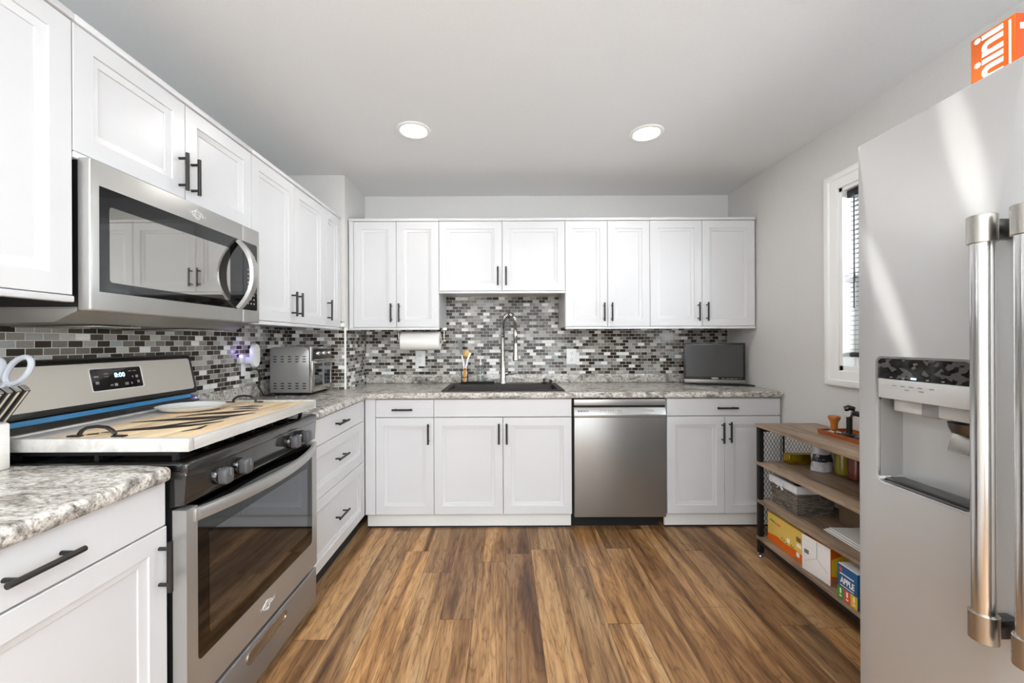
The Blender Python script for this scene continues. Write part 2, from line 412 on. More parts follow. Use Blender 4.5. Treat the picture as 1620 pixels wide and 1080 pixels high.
def tag(o, label, cat, group=None, kind=None):
    o['label'] = label; o['category'] = cat
    if group: o['group'] = group
    if kind: o['kind'] = kind
    return o
def thing(name, label, cat, loc=(0, 0, 0), rotz=0.0, group=None):
    o = bpy.data.objects.new(name, None); COL.objects.link(o)
    o.empty_display_size = 0.1
    o.location = loc; o.rotation_euler = (0, 0, rotz)
    WM[o.name] = Matrix.Translation(loc) @ Matrix.Rotation(rotz, 4, 'Z')
    return tag(o, label, cat, group)
def struct(name, mb, m):
    o = mb.build(name, m); o['kind'] = 'structure'; return o
def text(name, body, size, loc, right, up, m, parent, depth=0.0008, align='CENTER', bold=0.0, shear=0.0, sx=1.0):
    c = bpy.data.curves.new(name, 'FONT'); c.body = body; c.size = size; c.extrude = depth / 2
    c.align_x = align; c.align_y = 'CENTER'; c.offset = bold; c.shear = shear; c.resolution_u = 3
    t = bpy.data.objects.new(name, c); COL.objects.link(t)
    dg = bpy.context.evaluated_depsgraph_get(); dg.update()
    me = bpy.data.meshes.new_from_object(t.evaluated_get(dg))
    bpy.data.objects.remove(t); bpy.data.curves.remove(c)
    r, u = Vector(right).normalized(), Vector(up).normalized(); nn = r.cross(u)
    mx = Matrix((r * sx, u, nn)).transposed().to_4x4(); mx.translation = Vector(loc)
    me.transform(wm(parent).inverted() @ mx)
    me.materials.clear(); me.materials.append(M[m])
    o = bpy.data.objects.new(name, me); COL.objects.link(o); o.parent = parent
    WM[o.name] = wm(parent).copy()
    return o

# ------------------------------------------------------------------ dimensions
XL, XR, YB, YR, ZC = -1.56, 1.83, 3.26, -2.2, 2.44
CHX, CHY = -1.14, 2.84                         # boxed-in corner
T = 0.12

# ------------------------------------------------------------------ room shell
struct('floor', MB().box(XL - T, XR + T, YR - T, YB + T, -0.1, 0.0), 'floor_planks')
struct('ceiling', MB().box(XL - T, XR + T, YR - T, YB + T, ZC, ZC + 0.1), 'ceiling_paint')
struct('wall_left', MB().box(XL - T, XL, YR - T, YB + T, 0, ZC), 'wall_paint')
struct('wall_back', MB().box(XL, XR, YB, YB + T, 0, ZC), 'wall_paint')
struct('wall_corner', MB().box(XL, CHX, CHY, YB, 0, ZC), 'wall_paint')
W0, W1, WZ0, WZ1 = 1.45, 2.175, 1.085, 2.075   # side window opening
mb = MB()
mb.box(XR, XR + T, YR - T, W0, 0, ZC).box(XR, XR + T, W1, YB + T, 0, ZC).box(XR, XR + T, W0, W1, 0, WZ0).box(XR, XR + T, W0, W1, WZ1, ZC)
struct('wall_right', mb, 'wall_paint')
mb = MB()
mb.box(XL, -1.35, YR - T, YR, 0, ZC).box(1.55, XR, YR - T, YR, 0, ZC).box(-1.35, 1.55, YR - T, YR, 2.3, ZC).box(-1.35, 1.55, YR - T, YR, 0, 0.35)
struct('wall_rear', mb, 'wall_paint')

# side window
wn = bpy.data.objects.new('window_1', None); COL.objects.link(wn); wn.location = (XR, (W0 + W1) / 2, WZ0); wn['kind'] = 'structure'
WM['window_1'] = Matrix.Translation(wn.location)
cw = 0.085
rc = lambda i: [(W0 - i, WZ0 - i), (W1 + i, WZ0 - i), (W1 + i, WZ1 + i), (W0 - i, WZ1 + i)]
mb = MB(); fx3 = lambda pts, x: [(x, p[0], p[1]) for p in pts]
pr_ = [(0, .001), (0, -.010), (.006, -.014), (.048, -.016), (.054, -.022), (.078, -.024), (.085, -.020), (.085, .001)]
mb.loft([fx3(rc(i), XR + x) for i, x in pr_] + [fx3(rc(0), XR + .001)], False, False)
mb.build('casing', 'trim_white', wn)
mb = MB()
for (a, b, c, d) in ((W0, W0 + .02, WZ0, WZ1), (W1 - .02, W1, WZ0, WZ1), (W0, W1, WZ1 - .02, WZ1), (W0, W1, WZ0, WZ0 + .025)):
    mb.box(XR - 0.002, XR + T, a, b, c, d)
mb.build('window_frame', 'trim_white', wn)
mb = MB()
for (c, d, x) in ((WZ0 + .025, 1.6, .065), (1.57, WZ1 - .02, .09)):
    mb.box(XR + x, XR + x + .025, W0 + .02, W0 + .055, c, d).box(XR + x, XR + x + .025, W1 - .055, W1 - .02, c, d)
    mb.box(XR + x, XR + x + .025, W0 + .055, W1 - .055, c, c + .04).box(XR + x, XR + x + .025, W0 + .055, W1 - .055, d - .035, d)
mb.build('sash', 'trim_white', wn)
MB().box(XR + .10, XR + .104, W0 + .03, W1 - .03, WZ0 + .03, WZ1 - .03).build('pane', 'daylight_glass', wn)

# blind in the side window
bl = thing('window_blind', 'black slatted blind drawn most of the way down the side window', 'blind', (XR + .045, (W0 + W1) / 2, 1.13))
MB().box(XR + .02, XR + .07, W0 + .022, W1 - .022, WZ1 - .06, WZ1 - .021, .004).build('head_rail', 'blind_black', bl)
mb = MB(); z = 1.20
while z < WZ1 - 0.07:
    mb.box(XR + .03, XR + .055, W0 + .026, W1 - .026, z, z + .0016); z += 0.0255
mb.build('slats', 'blind_black', bl)
mb = MB()
for y in (W0 + .12, (W0 + W1) / 2, W1 - .12): mb.box(XR + .0415, XR + .0435, y - .002, y + .002, 1.17, WZ1 - .06)
mb.build('ladder_cord', 'blind_black', bl)
MB().box(XR + .028, XR + .058, W0 + .024, W1 - .024, 1.158, 1.184, .006).build('bottom_rail', 'blind_black', bl)
MB().cyl((XR + .018, W1 - .07, WZ1 - .05), (XR + .018, W1 - .07, 1.42), .004).cyl((XR + .018, W1 - .07, WZ1 - .05), (XR + .03, W1 - .07, WZ1 - .045), .004).build('wand', 'blind_black', bl)

# ------------------------------------------------------------------ recessed lights
def downlight(x, y, label):
    t = thing('recessed_light', label, 'ceiling light', (x, y, ZC), 0, 'recessed ceiling lights')
    MB().lathe([(.072, 0.0), (.094, 0.0), (.096, -.003), (.092, -.007), (.076, -.009), (.072, -.006)], (x, y, ZC), 'Z', 40).build('trim_ring', 'trim_white', t)
    MB().lathe([(0, -.002), (.0725, -.002), (.0725, -.006), (0, -.008)], (x, y, ZC), 'Z', 40).build('lens', 'lamp_lens', t)
    l = area('downlight_beam', (x, y, ZC - .015), (0, 0, 0), .14, .14, 3.2, (1.0, .98, .95), 'DISK')
    l.visible_glossy = True
downlight(-.508, 2.238, 'round recessed ceiling light above the sink side, nearer the stove')
downlight(.814, 2.279, 'round recessed ceiling light nearer the window wall')
for x, y in ((-.5, -.2), (.8, -.2)):
    area('downlight_beam', (x, y, ZC - .015), (0, 0, 0), .14, .14, 3.2, (1.0, .98, .95), 'DISK')

# ------------------------------------------------------------------ cabinets (local frame: front plane y = 0, x to the right, z up)
def ring_rect(x0, x1, z0, z1, i, y): return [(x0 + i, y, z0 + i), (x1 - i, y, z0 + i), (x1 - i, y, z1 - i), (x0 + i, y, z1 - i)]
def front_mesh(x0, x1, z0, z1, panel=True, t=.02, st=.054):
    mb = MB()
    r = [ring_rect(x0, x1, z0, z1, 0, t), ring_rect(x0, x1, z0, z1, 0, .0015), ring_rect(x0, x1, z0, z1, .0015, 0)]
    if panel:
        st = min(st, (x1 - x0) * .3, (z1 - z0) * .3)
        r += [ring_rect(x0, x1, z0, z1, st, 0), ring_rect(x0, x1, z0, z1, st + .0012, .0045), ring_rect(x0, x1, z0, z1, st + .021, .0095), ring_rect(x0, x1, z0, z1, st + .0222, .0130)]
    return mb.loft(r)
def pull(axis, x, z, L=.134):
    mb = MB(); c = .048
    ax = Vector((0, 0, 1)) if axis == 'v' else Vector((1, 0, 0)); p = Vector((x, -.030, z))
    mb.cyl(p - ax * L / 2, p + ax * L / 2, .0062, n=12)
    for s in (-c, c): mb.cyl(p + ax * s, p + ax * s + Vector((0, .031, 0)), .0048, n=10)
    return mb
def cabinet(name, label, cat, loc, rotz, wd, depth, z0, z1, fronts, group, toe=None, rails=False, top=None, open_top=False):
    t = thing(name, label, cat, (loc[0], loc[1], 0 if toe else z0), rotz, group)
    dz = 0 if toe else -z0
    b = MB()
    if open_top:                                  # hollow carcass, so a basin can hang in it
        b.box(0, .018, .0205, depth, z0 + dz, z1 + dz).box(wd - .018, wd, .0205, depth, z0 + dz, z1 + dz).box(.018, wd - .018, .0205, depth, z0 + dz, z0 + dz + .018)
        b.box(.018, wd - .018, depth - .01, depth, z0 + dz, z1 + dz).box(.018, wd - .018, .0205, .03, z1 + dz - .09, z1 + dz)
    else:
        b.box(0, wd, .0205, depth, z0 + dz, z1 + dz)
    b.build('carcass', 'cabinet_white', t, local=True)
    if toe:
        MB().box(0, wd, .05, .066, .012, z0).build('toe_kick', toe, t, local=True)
        MB().box(.001, wd - .001, .052, .08, 0, .012).build('shadow_gap_strip', 'toe_dark', t, local=True)  # dark strip stands in for the shadow gap at the floor
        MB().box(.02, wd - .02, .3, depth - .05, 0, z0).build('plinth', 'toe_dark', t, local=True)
    if rails:
        MB().box(0, wd, -.006, depth, z1 + dz, z1 + dz + .020, .003).build('top_rail', 'cabinet_white', t, local=True)
        MB().box(0, wd, -.004, .02, z0 + dz - .018, z0 + dz - .0005, .003).build('bottom_rail', 'cabinet_white', t, local=True)
    for f in fronts:
        o = front_mesh(f['x0'] + .0015, f['x1'] - .0015, f['z0'] + dz, f['z1'] + dz, f.get('panel', True)).build(f['kind'], 'cabinet_white', t, local=True, ang=20)
        if f.get('h'):
            a, hx, hz = f['h']
            pull(a, hx, hz + dz).build('handle', 'handle_black', o, local=True)
    return t

BASE_Y, BASE_X, UP_Y, UP_X = 2.63, -.93, 2.89, -1.168
Z0, Z1 = .108, .874
G1, G2 = 'white base cabinets', 'white wall cabinets'
D = lambda **k: k
# --- back run, base
bx = lambda X, X0: X - X0
# corner filler + 15 inch drawer cabinet
X0 = -.9285
cabinet('base_cabinet', 'narrow white base cabinet with one drawer over one door in the inside corner', 'base cabinet', (X0, BASE_Y), 0, -.473 - X0, .62, Z0, Z1, [
    D(kind='filler', x0=0, x1=-.858 - X0, z0=Z0, z1=Z1, panel=False),
    D(kind='drawer', x0=-.858 - X0, x1=-.473 - X0, z0=.753, z1=.868, panel=False, h=('h', -.675 - X0, .805)),
    D(kind='door', x0=-.858 - X0, x1=-.473 - X0, z0=.110, z1=.748, h=('v', -.506 - X0, .645))], G1, 'toe_white')
X0 = -.473
cabinet('base_cabinet', 'white sink base cabinet with two doors under a blank wide panel', 'base cabinet', (X0, BASE_Y), 0, .4385 - X0, .62, Z0, Z1, [
    D(kind='false_front', x0=0, x1=.4385 - X0, z0=.753, z1=.868, panel=False),
    D(kind='door', x0=0, x1=-.0165 - X0, z0=.110, z1=.748, h=('v', -.043 - X0, .645)),
    D(kind='door', x0=-.0165 - X0, x1=.4385 - X0, z0=.110, z1=.748, h=('v', .008 - X0, .645))], G1, 'toe_white', open_top=True)
X0 = 1.066
cabinet('base_cabinet', 'white base cabinet under the television, half behind the shelf unit', 'base cabinet', (X0, BASE_Y), 0, 1.818 - X0, .62, Z0, Z1, [
    D(kind='drawer', x0=0, x1=1.818 - X0, z0=.756, z1=.868, panel=False, h=('h', 1.455 - X0, .808)),
    D(kind='door', x0=0, x1=1.449 - X0, z0=.110, z1=.750, h=('v', 1.430 - X0, .645)),
    D(kind='door', x0=1.449 - X0, x1=1.818 - X0, z0=.110, z1=.750, h=('v', 1.478 - X0, .650))], G1, 'toe_white')
# --- left run, base (local x runs along +Y); dark toe kicks stand in for the shaded recess
Y0 = 1.866
cabinet('base_cabinet', 'white three-drawer base cabinet between stove and inside corner', 'base cabinet', (BASE_X, Y0), PI / 2, 2.628 - Y0, .615, Z0, Z1, [
    D(kind='filler', x0=2.606 - Y0, x1=2.628 - Y0, z0=Z0, z1=Z1, panel=False),
    D(kind='drawer', x0=0, x1=2.605 - Y0, z0=.736, z1=.868, panel=False, h=('h', 2.23 - Y0, .804)),
    D(kind='drawer', x0=0, x1=2.605 - Y0, z0=.470, z1=.732, h=('h', 2.23 - Y0, .612)),
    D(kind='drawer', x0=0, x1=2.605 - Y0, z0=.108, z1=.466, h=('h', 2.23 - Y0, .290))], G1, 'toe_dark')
Y0 = .48
cabinet('base_cabinet', 'white base cabinet nearest the camera with drawer over door, before the stove', 'base cabinet', (BASE_X, Y0), PI / 2, 1.094 - Y0, .615, Z0, Z1, [
    D(kind='drawer', x0=0, x1=1.090 - Y0, z0=.754, z1=.872, panel=False, h=('h', .785 - Y0, .812)),
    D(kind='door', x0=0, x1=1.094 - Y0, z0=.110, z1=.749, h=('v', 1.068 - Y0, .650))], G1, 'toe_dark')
# --- back run, wall cabinets
UZ0, UZ1 = 1.355, 2.125
def back_upper(X0, X1, z0, label, doors, fill=0.0):
    fr = []
    if fill: fr.append(D(kind='filler', x0=0, x1=fill, z0=z0, z1=UZ1, panel=False))
    for a, b, hx in doors: fr.append(D(kind='door', x0=a - X0, x1=b - X0, z0=z0 + .002, z1=UZ1 - .003, h=('v', hx - X0, z0 + .105)))
    return cabinet('wall_cabinet', label, 'wall cabinet', (X0, UP_Y), 0, X1 - X0, .365, z0, UZ1, fr, G2, rails=True)
back_upper(-1.132, -.478, UZ0, 'white two-door wall cabinet above the paper towel roll', [(-1.098, -.788, -.822), (-.788, -.478, -.764)], .034)
back_upper(-.478, .438, 1.617, 'short wide white wall cabinet above the sink', [(-.478, -.019, -.050), (-.019, .438, .009)])
back_upper(.438, 1.053, UZ0, 'white two-door wall cabinet beside the sink niche on the window side', [(.438, .746, .718), (.746, 1.053, .774)])
back_upper(1.053, 1.817, UZ0, 'white two-door wall cabinet above the television', [(1.053, 1.432, 1.402), (1.432, 1.817, 1.464)])
# --- left run, wall cabinets
def left_upper(Y0, Y1, z0, label, doors, depth=.385):
    fr = [D(kind='door', x0=a - Y0, x1=b - Y0, z0=z0 + .002, z1=UZ1 - .003, h=('v', h - Y0, hz) if h else None) for a, b, h, hz in doors]
    return cabinet('wall_cabinet', label, 'wall cabinet', (UP_X, Y0), PI / 2, Y1 - Y0, depth, z0, UZ1, fr, G2, rails=True)
left_upper(.47, 1.078, 1.379, 'white wall cabinet nearest the camera, beside the microwave', [(.47, 1.078, .50, 1.46)])
t = left_upper(1.078, 1.84, 1.772, 'white two-door wall cabinet above the microwave', [(1.078, 1.459, 1.431, 1.865), (1.459, 1.84, 1.487, 1.865)])
left_upper(1.84, 2.585, UZ0, 'white two-door wall cabinet between the microwave and the narrow corner cabinet', [(1.84, 2.212, 2.183, 1.46), (2.212, 2.585, 2.243, 1.46)])
left_upper(2.585, 2.836, UZ0, 'narrow single-door white wall cabinet against the boxed corner', [(2.585, 2.834, 2.622, 1.46)])

# ------------------------------------------------------------------ worktops
SX0, SX1, SY0, SY1 = -.415, .385, 2.70, 3.06   # sink cut-out
ct = thing('countertop', 'speckled grey granite-look countertop running round the corner under the sink', 'countertop', (0, 2.9, .876))
xs = [-1.556, CHX + .003, -.909, SX0, SX1, 1.822]; ys = [1.866, 2.605, SY0, CHY - .004, SY1, YB - .004]
def cm(i, j):
    if i == 0: return j <= 2
    if i == 1: return True
    if j == 0: return False
    return not (i == 3 and j in (2, 3))
mb = MB().slab(xs, ys, cm, .876, .914)
fr = lambda v: (abs(v.x + .909) < .002 and v.y < 2.607) or (abs(v.y - 2.605) < .002 and v.x > -.911)
mb.bevel_where(lambda v: fr(v) and abs(v.z - .914) < .001, .017, 4)
mb.bevel_where(lambda v: fr(v) and abs(v.z - .876) < .001, .010, 3)
mb.build('slab', 'granite', ct)
MB().box(CHX + .008, 1.822, YB - .022, YB - .004, .9145, .985, .004).build('upstand', 'granite', ct)
MB().box(-1.556, -1.538, 1.866, CHY - .01, .9145, .990, .004).build('upstand', 'granite', ct)
cn = thing('countertop', 'short granite-look countertop piece before the stove carrying the knife block', 'countertop', (-1.2, .8, .876))
mb = MB().slab([-1.556, -.909], [.40, 1.094], lambda i, j: True, .876, .914)
mb.bevel_where(lambda v: abs(v.x + .909) < .002 and abs(v.y - 1.094) < .002, .02, 4)
mb.bevel_where(lambda v: v.x > -.93 and v.z > .9139, .014, 4)
mb.bevel_where(lambda v: v.x > -.93 and v.z < .8761, .009, 3)
mb.build('slab', 'granite', cn)
MB().box(-1.556, -1.538, .40, 1.094, .9145, .990, .004).build('upstand', 'granite', cn)

# ------------------------------------------------------------------ mosaic backsplash
G3 = 'mosaic backsplash panels'
def tiles(label, mb, m): return tag(mb.build('tile_backsplash', m), label, 'backsplash', G3)
tiles('mosaic tile backsplash on the sink wall, brown grey and white small tiles', MB().box(CHX + .007, 1.815, YB - .008, YB - .0005, .9855, 1.62), 'tile_x')
tiles('mosaic tile backsplash on the stove wall behind stove and toaster oven', MB().box(XL + .0005, XL + .008, .40, CHY - .007, .991, 1.352), 'tile_y')
tiles('mosaic tiles facing the room on the boxed corner beside the toaster oven', MB().box(XL + .009, CHX - .004, CHY - .007, CHY - .0005, .9145, 1.40), 'tile_x')
tiles('narrow strip of mosaic tiles on the side of the boxed corner', MB().box(CHX + .0005, CHX + .007, CHY + .003, YB - .009, .9145, 1.352), 'tile_y')
tag(MB().box(CHX - .004, CHX + .0075, CHY - .0075, CHY + .0025, .9145, 1.352).build('corner_trim', 'trim_white'), 'thin white edge strip on the tiled outside corner', 'edge trim')

# ------------------------------------------------------------------ helpers for panels facing along X
def rrect(y0, y1, z0, z1, r, n=6):
    r = min(r, abs(y1 - y0) / 2 - 1e-4, abs(z1 - z0) / 2 - 1e-4); pts = []
    for cx, cz, a in ((y1 - r, z1 - r, 0), (y0 + r, z1 - r, 90), (y0 + r, z0 + r, 180), (y1 - r, z0 + r, 270)):
        for k in range(n + 1):
            t = math.radians(a + 90 * k / n); pts.append((cx + r * math.cos(t), cz + r * math.sin(t)))
    return pts
def ring_frame(mb, outer, inner, axis, a0, a1):
    """frame between two outlines with as many points, extruded along axis"""
    f = {'X': lambda p, h: (h, p[0], p[1]), 'Y': lambda p, h: (p[0], h, p[1]), 'Z': lambda p, h: (p[0], p[1], h)}[axis]
    R = [[f(p, a0) for p in outer], [f(p, a1) for p in outer], [f(p, a1) for p in inner], [f(p, a0) for p in inner]]
    return mb.loft(R + [R[0]], False, False)
def swirl(name, c, right, up, s, m, parent):
    """a small raised ellipse-and-stroke maker's mark"""
    r, u = Vector(right), Vector(up); c = Vector(c); nn = r.cross(u); mb = MB()
    pts = [c + r * s * math.cos(a) + u * s * .45 * math.sin(a) + nn * .0006 for a in [math.radians(q) for q in range(-30, 300, 22)]]
    mb.tube(pts, .0011, 5)
    pts = [c + r * s * .5 * math.cos(a) + u * s * .7 * math.sin(a) + nn * .0006 for a in [math.radians(q) for q in range(100, 400, 25)]]
    mb.tube(pts, .0009, 5)
    return mb.build(name, m, parent)

# ------------------------------------------------------------------ microwave over the stove
MY0, MY1, MZ0, MZ1, MX = 1.088, 1.838, 1.340, 1.760, -1.132
mw = thing('microwave', 'stainless steel over-range microwave with dark glass door and bowed handle', 'microwave', (-1.34, 1.463, MZ0))
MB().box(XL + .0095, -1.17, MY0 + .004, MY1 - .004, MZ0 + .012, MZ1).build('housing', 'black_plastic', mw)
mb = MB()
mb.prism([(-1.172, MZ0 - .001), (-1.172, MZ0 + .011), (XL + .0095, MZ0 + .011), (XL + .0095, MZ0 - .036), (-1.235, MZ0 - .032)], 'Y', MY0 + .002, MY1 - .002, .002)
mb.build('bottom_plate', 'steel_under', mw)
for i, y in enumerate((MY0 + .12, MY1 - .28)):
    MB().box(-1.50, -1.25, y, y + .16, MZ0 - .0405, MZ0 - .0352, .001).build('grease_filter', 'nickel', mw)
DY = 1.722                                            # seam between door and control column
GY0, GY1, GZ0, GZ1 = 1.112, 1.818, 1.394, 1.690       # dark glass outline
d = MB().box(-1.169, MX, MY0, DY - .001, MZ0, MZ1, .005, 3).build('door', 'steel', mw)
MB().prism([(GY0, GZ0), (DY - .0015, GZ0), (DY - .0015, GZ1), (GY0, GZ1)], 'X', MX - .001, MX + .0012).build('door_glass', 'oven_border', d)
MB().prism(rrect(1.140, 1.640, 1.424, 1.640, .008), 'X', MX + .0012, MX + .0016).build('mesh_window', 'mirror_glass', d)
hp = []
for k in range(17):
    s = -1 + 2 * k / 16; hp.append((MX + .006 + .066 * (1 - abs(s) ** 2.2), 1.688, 1.538 + s * .142))
mb = MB(); rings = []
for i, p in enumerate(hp):
    t = (Vector(hp[min(i + 1, 16)]) - Vector(hp[max(i - 1, 0)])).normalized(); nn = Vector((0, 1, 0)).cross(t)
    wdt = .016 + .008 * (1 - abs(-1 + 2 * i / 16)); P = Vector(p)
    rings.append([P + nn * a * .006 + Vector((0, b * wdt, 0)) for a, b in ((-1, -1), (1, -.75), (1.5, 0), (1, .75), (-1, 1))])
mb.loft(rings); mb.build('handle', 'steel', d)
cpn = MB().box(-1.169, MX, DY + .001, MY1, MZ0, MZ1, .005, 3).build('control_column', 'steel', mw)
MB().prism([(DY + .0015, GZ0), (GY1 - .006, GZ0), (GY1, GZ0 + .006), (GY1, GZ1 - .006), (GY1 - .006, GZ1), (DY + .0015, GZ1)], 'X', MX - .001, MX + .0012).build('control_glass', 'oven_border', cpn)
MB().prism(rrect(1.772, 1.802, 1.612, 1.640, .003), 'X', MX + .0012, MX + .0017).build('display', 'grey_ink', cpn)
mb = MB()
for r in range(9):
    for c in range(3): mb.box(MX + .0012, MX + .0016, 1.752 + c * .020, 1.758 + c * .020, 1.42 + r * .0185, 1.426 + r * .0185)
mb.build('panel_marking', 'grey_plastic', cpn)
text('lettering', 'Whirlpool', .020, (MX + .0004, 1.47, 1.722), (0, 1, 0), (0, 0, 1), 'grey_plastic', d)
swirl('emblem', (MX, 1.468, 1.722), (0, 1, 0), (0, 0, 1), .026, 'white_plastic', d)

# ------------------------------------------------------------------ stove
SY_0, SY_1, SXF = 1.101, 1.860, -.883
st = thing('gas_stove', 'stainless steel and black freestanding gas stove under the wooden cover', 'stove', (-1.2, 1.48, 0))
MB().box(-1.50, -.925, SY_0 + .004, SY_1 - .004, .05, .895).build('body', 'black_plastic', st)
mb = MB().box(-1.50, -.893, SY_0, SY_1, .893, .918, .008, 3)
mb.build('cooktop', 'black_gloss', st)
# control panel with a raised top lip
mb = MB().prism([(-.93, .792), (SXF - .006, .800), (SXF, .882), (SXF - .004, .8935), (-.93, .8935)], 'Y', SY_0, SY_1, .003, 2)
cpl = mb.build('control_panel', 'black_enamel', st)
MB().box(SXF - .02, SXF + .003, SY_0, SY_1, .884, .9155, .006, 3).build('panel_lip', 'black_enamel', cpl)
for y in (1.222, 1.318, 1.632, 1.728):
    kb = MB().lathe([(0, 0), (.026, 0), (.026, .006), (.0235, .012), (.022, .014), (0, .014)], (SXF - .003, y, .843), 'X', 28).build('knob', 'black_gloss', cpl)
    g = MB().prism([(y + a, .843 + b) for a, b in ((-.017, -.0245), (.017, -.0245), (.0205, -.008), (.0205, .010), (.017, .0245), (-.017, .0245), (-.0205, .010), (-.0205, -.008))], 'X', SXF + .009, SXF + .040, .009, 3)
    g.build('knob_grip', 'dark_grey_plastic', kb)
    MB().box(SXF + .0395, SXF + .0412, y - .0015, y + .0015, .845, .866).build('pointer', 'grey_ink', kb)
# oven door
ZD0, ZD1 = .222, .786
dr = bpy.data.objects.new('oven_door', None); COL.objects.link(dr); dr.parent = st; WM[dr.name] = wm(st).copy()
mb = MB()
GA, GB, GC = SY_0 + .040, SY_1 - .042, .335
o_ = [(SY_0, ZD1), (SY_0, ZD0), (SY_1, ZD0), (SY_1, ZD1), (GB, ZD1)] + [(GB - .018 + .018 * math.cos(math.radians(a)), GC + .018 - .018 * math.sin(math.radians(a))) for a in (0, 30, 60, 90)] + [(GA + .018 - .018 * math.sin(math.radians(a)), GC + .018 - .018 * math.cos(math.radians(a))) for a in (0, 30, 60, 90)] + [(GA, ZD1)]
mb.prism(o_, 'X', -.922, SXF)
mb.build('door_frame', 'steel', dr)
MB().box(-.915, SXF - .0012, GA + .0005, GB - .0005, GC + .0005, ZD1 - .002).build('window_border', 'oven_border', dr)
MB().prism(rrect(GA + .045, GB - .045, GC + .05, .690, .012), 'X', SXF - .0013, SXF - .0006).build('window_glass', 'oven_glass', dr)
mb = MB(); rings = []
for i in range(25):
    s = -1 + 2 * i / 24; b = .052 * (1 - s * s) + .004; y = 1.4805 + s * .343
    t = Vector((-2 * s * .052 / .343, 1, 0)).normalized(); nn = Vector((t.y, -t.x, 0)); P = Vector((SXF + b, y, .762))
    rings.append([P + nn * a + Vector((0, 0, c)) for a, c in ((-.006, -.019), (.005, -.017), (.009, 0), (.005, .017), (-.006, .019))])
mb.loft(rings)
for s in (-1, 1): mb.box(SXF - .003, SXF + .008, 1.4805 + s * .343 - .012, 1.4805 + s * .343 + .012, .743, .781, .003)
mb.build('handle', 'steel', dr)
text('lettering', 'Whirlpool', .022, (SXF + .0004, 1.475, .283), (0, 1, 0), (0, 0, 1), 'grey_plastic', dr)
swirl('emblem', (SXF, 1.473, .283), (0, 1, 0), (0, 0, 1), .028, 'white_plastic', dr)
# storage drawer with a scooped pull
dw = MB().box(-.922, SXF - .002, SY_0, SY_1, .045, .203, .006, 3).build('storage_drawer', 'steel_grey', st)
mb = MB(); ring_frame(mb, rrect(1.355, 1.605, .140, .184, .022), rrect(1.364, 1.596, .148, .176, .014), 'X', SXF - .004, SXF + .0015)
mb.build('pull_rim', 'nickel', dw)
MB().prism(rrect(1.362, 1.598, .146, .178, .016), 'X', SXF - .003, SXF - .0012).build('pull_recess', 'nickel', dw)
for y in (SY_0 + .05, SY_1 - .05):
    for x in (-.95, -1.42):
        MB().lathe([(0, 0), (.022, 0), (.022, .012), (.010, .016), (.010, .052), (0, .052)], (x, y, 0), 'Z', 16).build('levelling_foot', 'black_plastic', st)
# grates
mb = MB()
for y in [1.135 + k * .115 for k in range(7)]:
    mb.box(-1.40, -.93, y - .006, y + .006, .930, .9455, .002)
    for x in (-1.39, -1.16, -.94): mb.box(x - .006, x + .006, y - .006, y + .006, .917, .932)
for x in (-1.40, -1.16, -.932): mb.box(x - .006, x + .006, 1.13, 1.83, .932, .9455, .002)
mb.build('grate', 'black_iron', st)
# backguard
mb = MB().prism([(-1.50, .9), (-1.405, .9), (-1.415, .985), (-1.447, 1.012), (-1.50, 1.012)], 'Y', SY_0 + .002, SY_1 - .01, .004, 2)
mb.build('rear_ledge', 'black_enamel', st)
bgs = MB().prism([(-1.552, 1.012), (-1.436, 1.020), (-1.434, 1.034), (-1.466, 1.186), (-1.482, 1.196), (-1.552, 1.196)], 'Y', SY_0, SY_1, .010, 3).build('backguard', 'black_plastic', st)
def bgp(y, z, off=0.0):                          # point on the slanted face of the backguard
    k = (z - 1.034) / .152
    return Vector((-1.434 - .032 * k + off, y, z + off * .21))
def bg_panel(y0, y1, z0, z1, r, off0, off1):
    a = rrect(y0, y1, z0, z1, r)
    return MB().loft([[bgp(y, z, off0) for y, z in a], [bgp(y, z, off1) for y, z in a]])
bg_panel(SY_0 + .014, SY_1 - .022, 1.042, 1.178, .012, -.003, .002).build('face_panel', 'steel_warm', bgs)
bg_panel(1.392, 1.592, 1.078, 1.158, .006, .001, .0028).build('display_rim', 'white_plastic', bgs)
bg_panel(1.394, 1.586, 1.080, 1.157, .006, .001, .0036).build('display_panel', 'black_gloss', bgs)
upv = Vector((-.032, 0, .152)).normalized()
text('clock_digits', '8:00', .024, bgp(1.498, 1.130, .0042), (0, 1, 0), upv, 'display_glow', bgs)
mb = MB()
for y, z, a, b in ((1.412, 1.130, .016, .004), (1.412, 1.108, .012, .010), (1.448, 1.138, .016, .003), (1.448, 1.128, .016, .003), (1.540, 1.142, .012, .003), (1.560, 1.142, .014, .003), (1.565, 1.120, .010, .010), (1.548, 1.120, .006, .006), (1.478, 1.096, .012, .010), (1.462, 1.096, .010, .005), (1.520, 1.096, .014, .010), (1.540, 1.096, .005, .008), (1.568, 1.100, .010, .010)):
    q = [(y - a / 2, z - b / 2), (y + a / 2, z - b / 2), (y + a / 2, z + b / 2), (y - a / 2, z + b / 2)]
    mb.loft([[bgp(*p, .0034) for p in q], [bgp(*p, .0041) for p in q]])
mb.build('panel_marking', 'grey_ink', bgs)
mb = MB().loft([[Vector((-1.438, SY_0 + .012, 1.003)), Vector((-1.438, SY_1 - .045, 1.003)), Vector((-1.436, SY_1 - .045, 1.019)), Vector((-1.436, SY_0 + .012, 1.019))],
                [Vector((-1.4335, SY_0 + .012, 1.003)), Vector((-1.4335, SY_1 - .045, 1.003)), Vector((-1.4315, SY_1 - .045, 1.019)), Vector((-1.4315, SY_0 + .012, 1.019))]])
mb.build('reflection_strip', 'blue_reflection', st)['label'] = 'painted strip of blue reflection'  # blue strip paints a reflection below the backguard

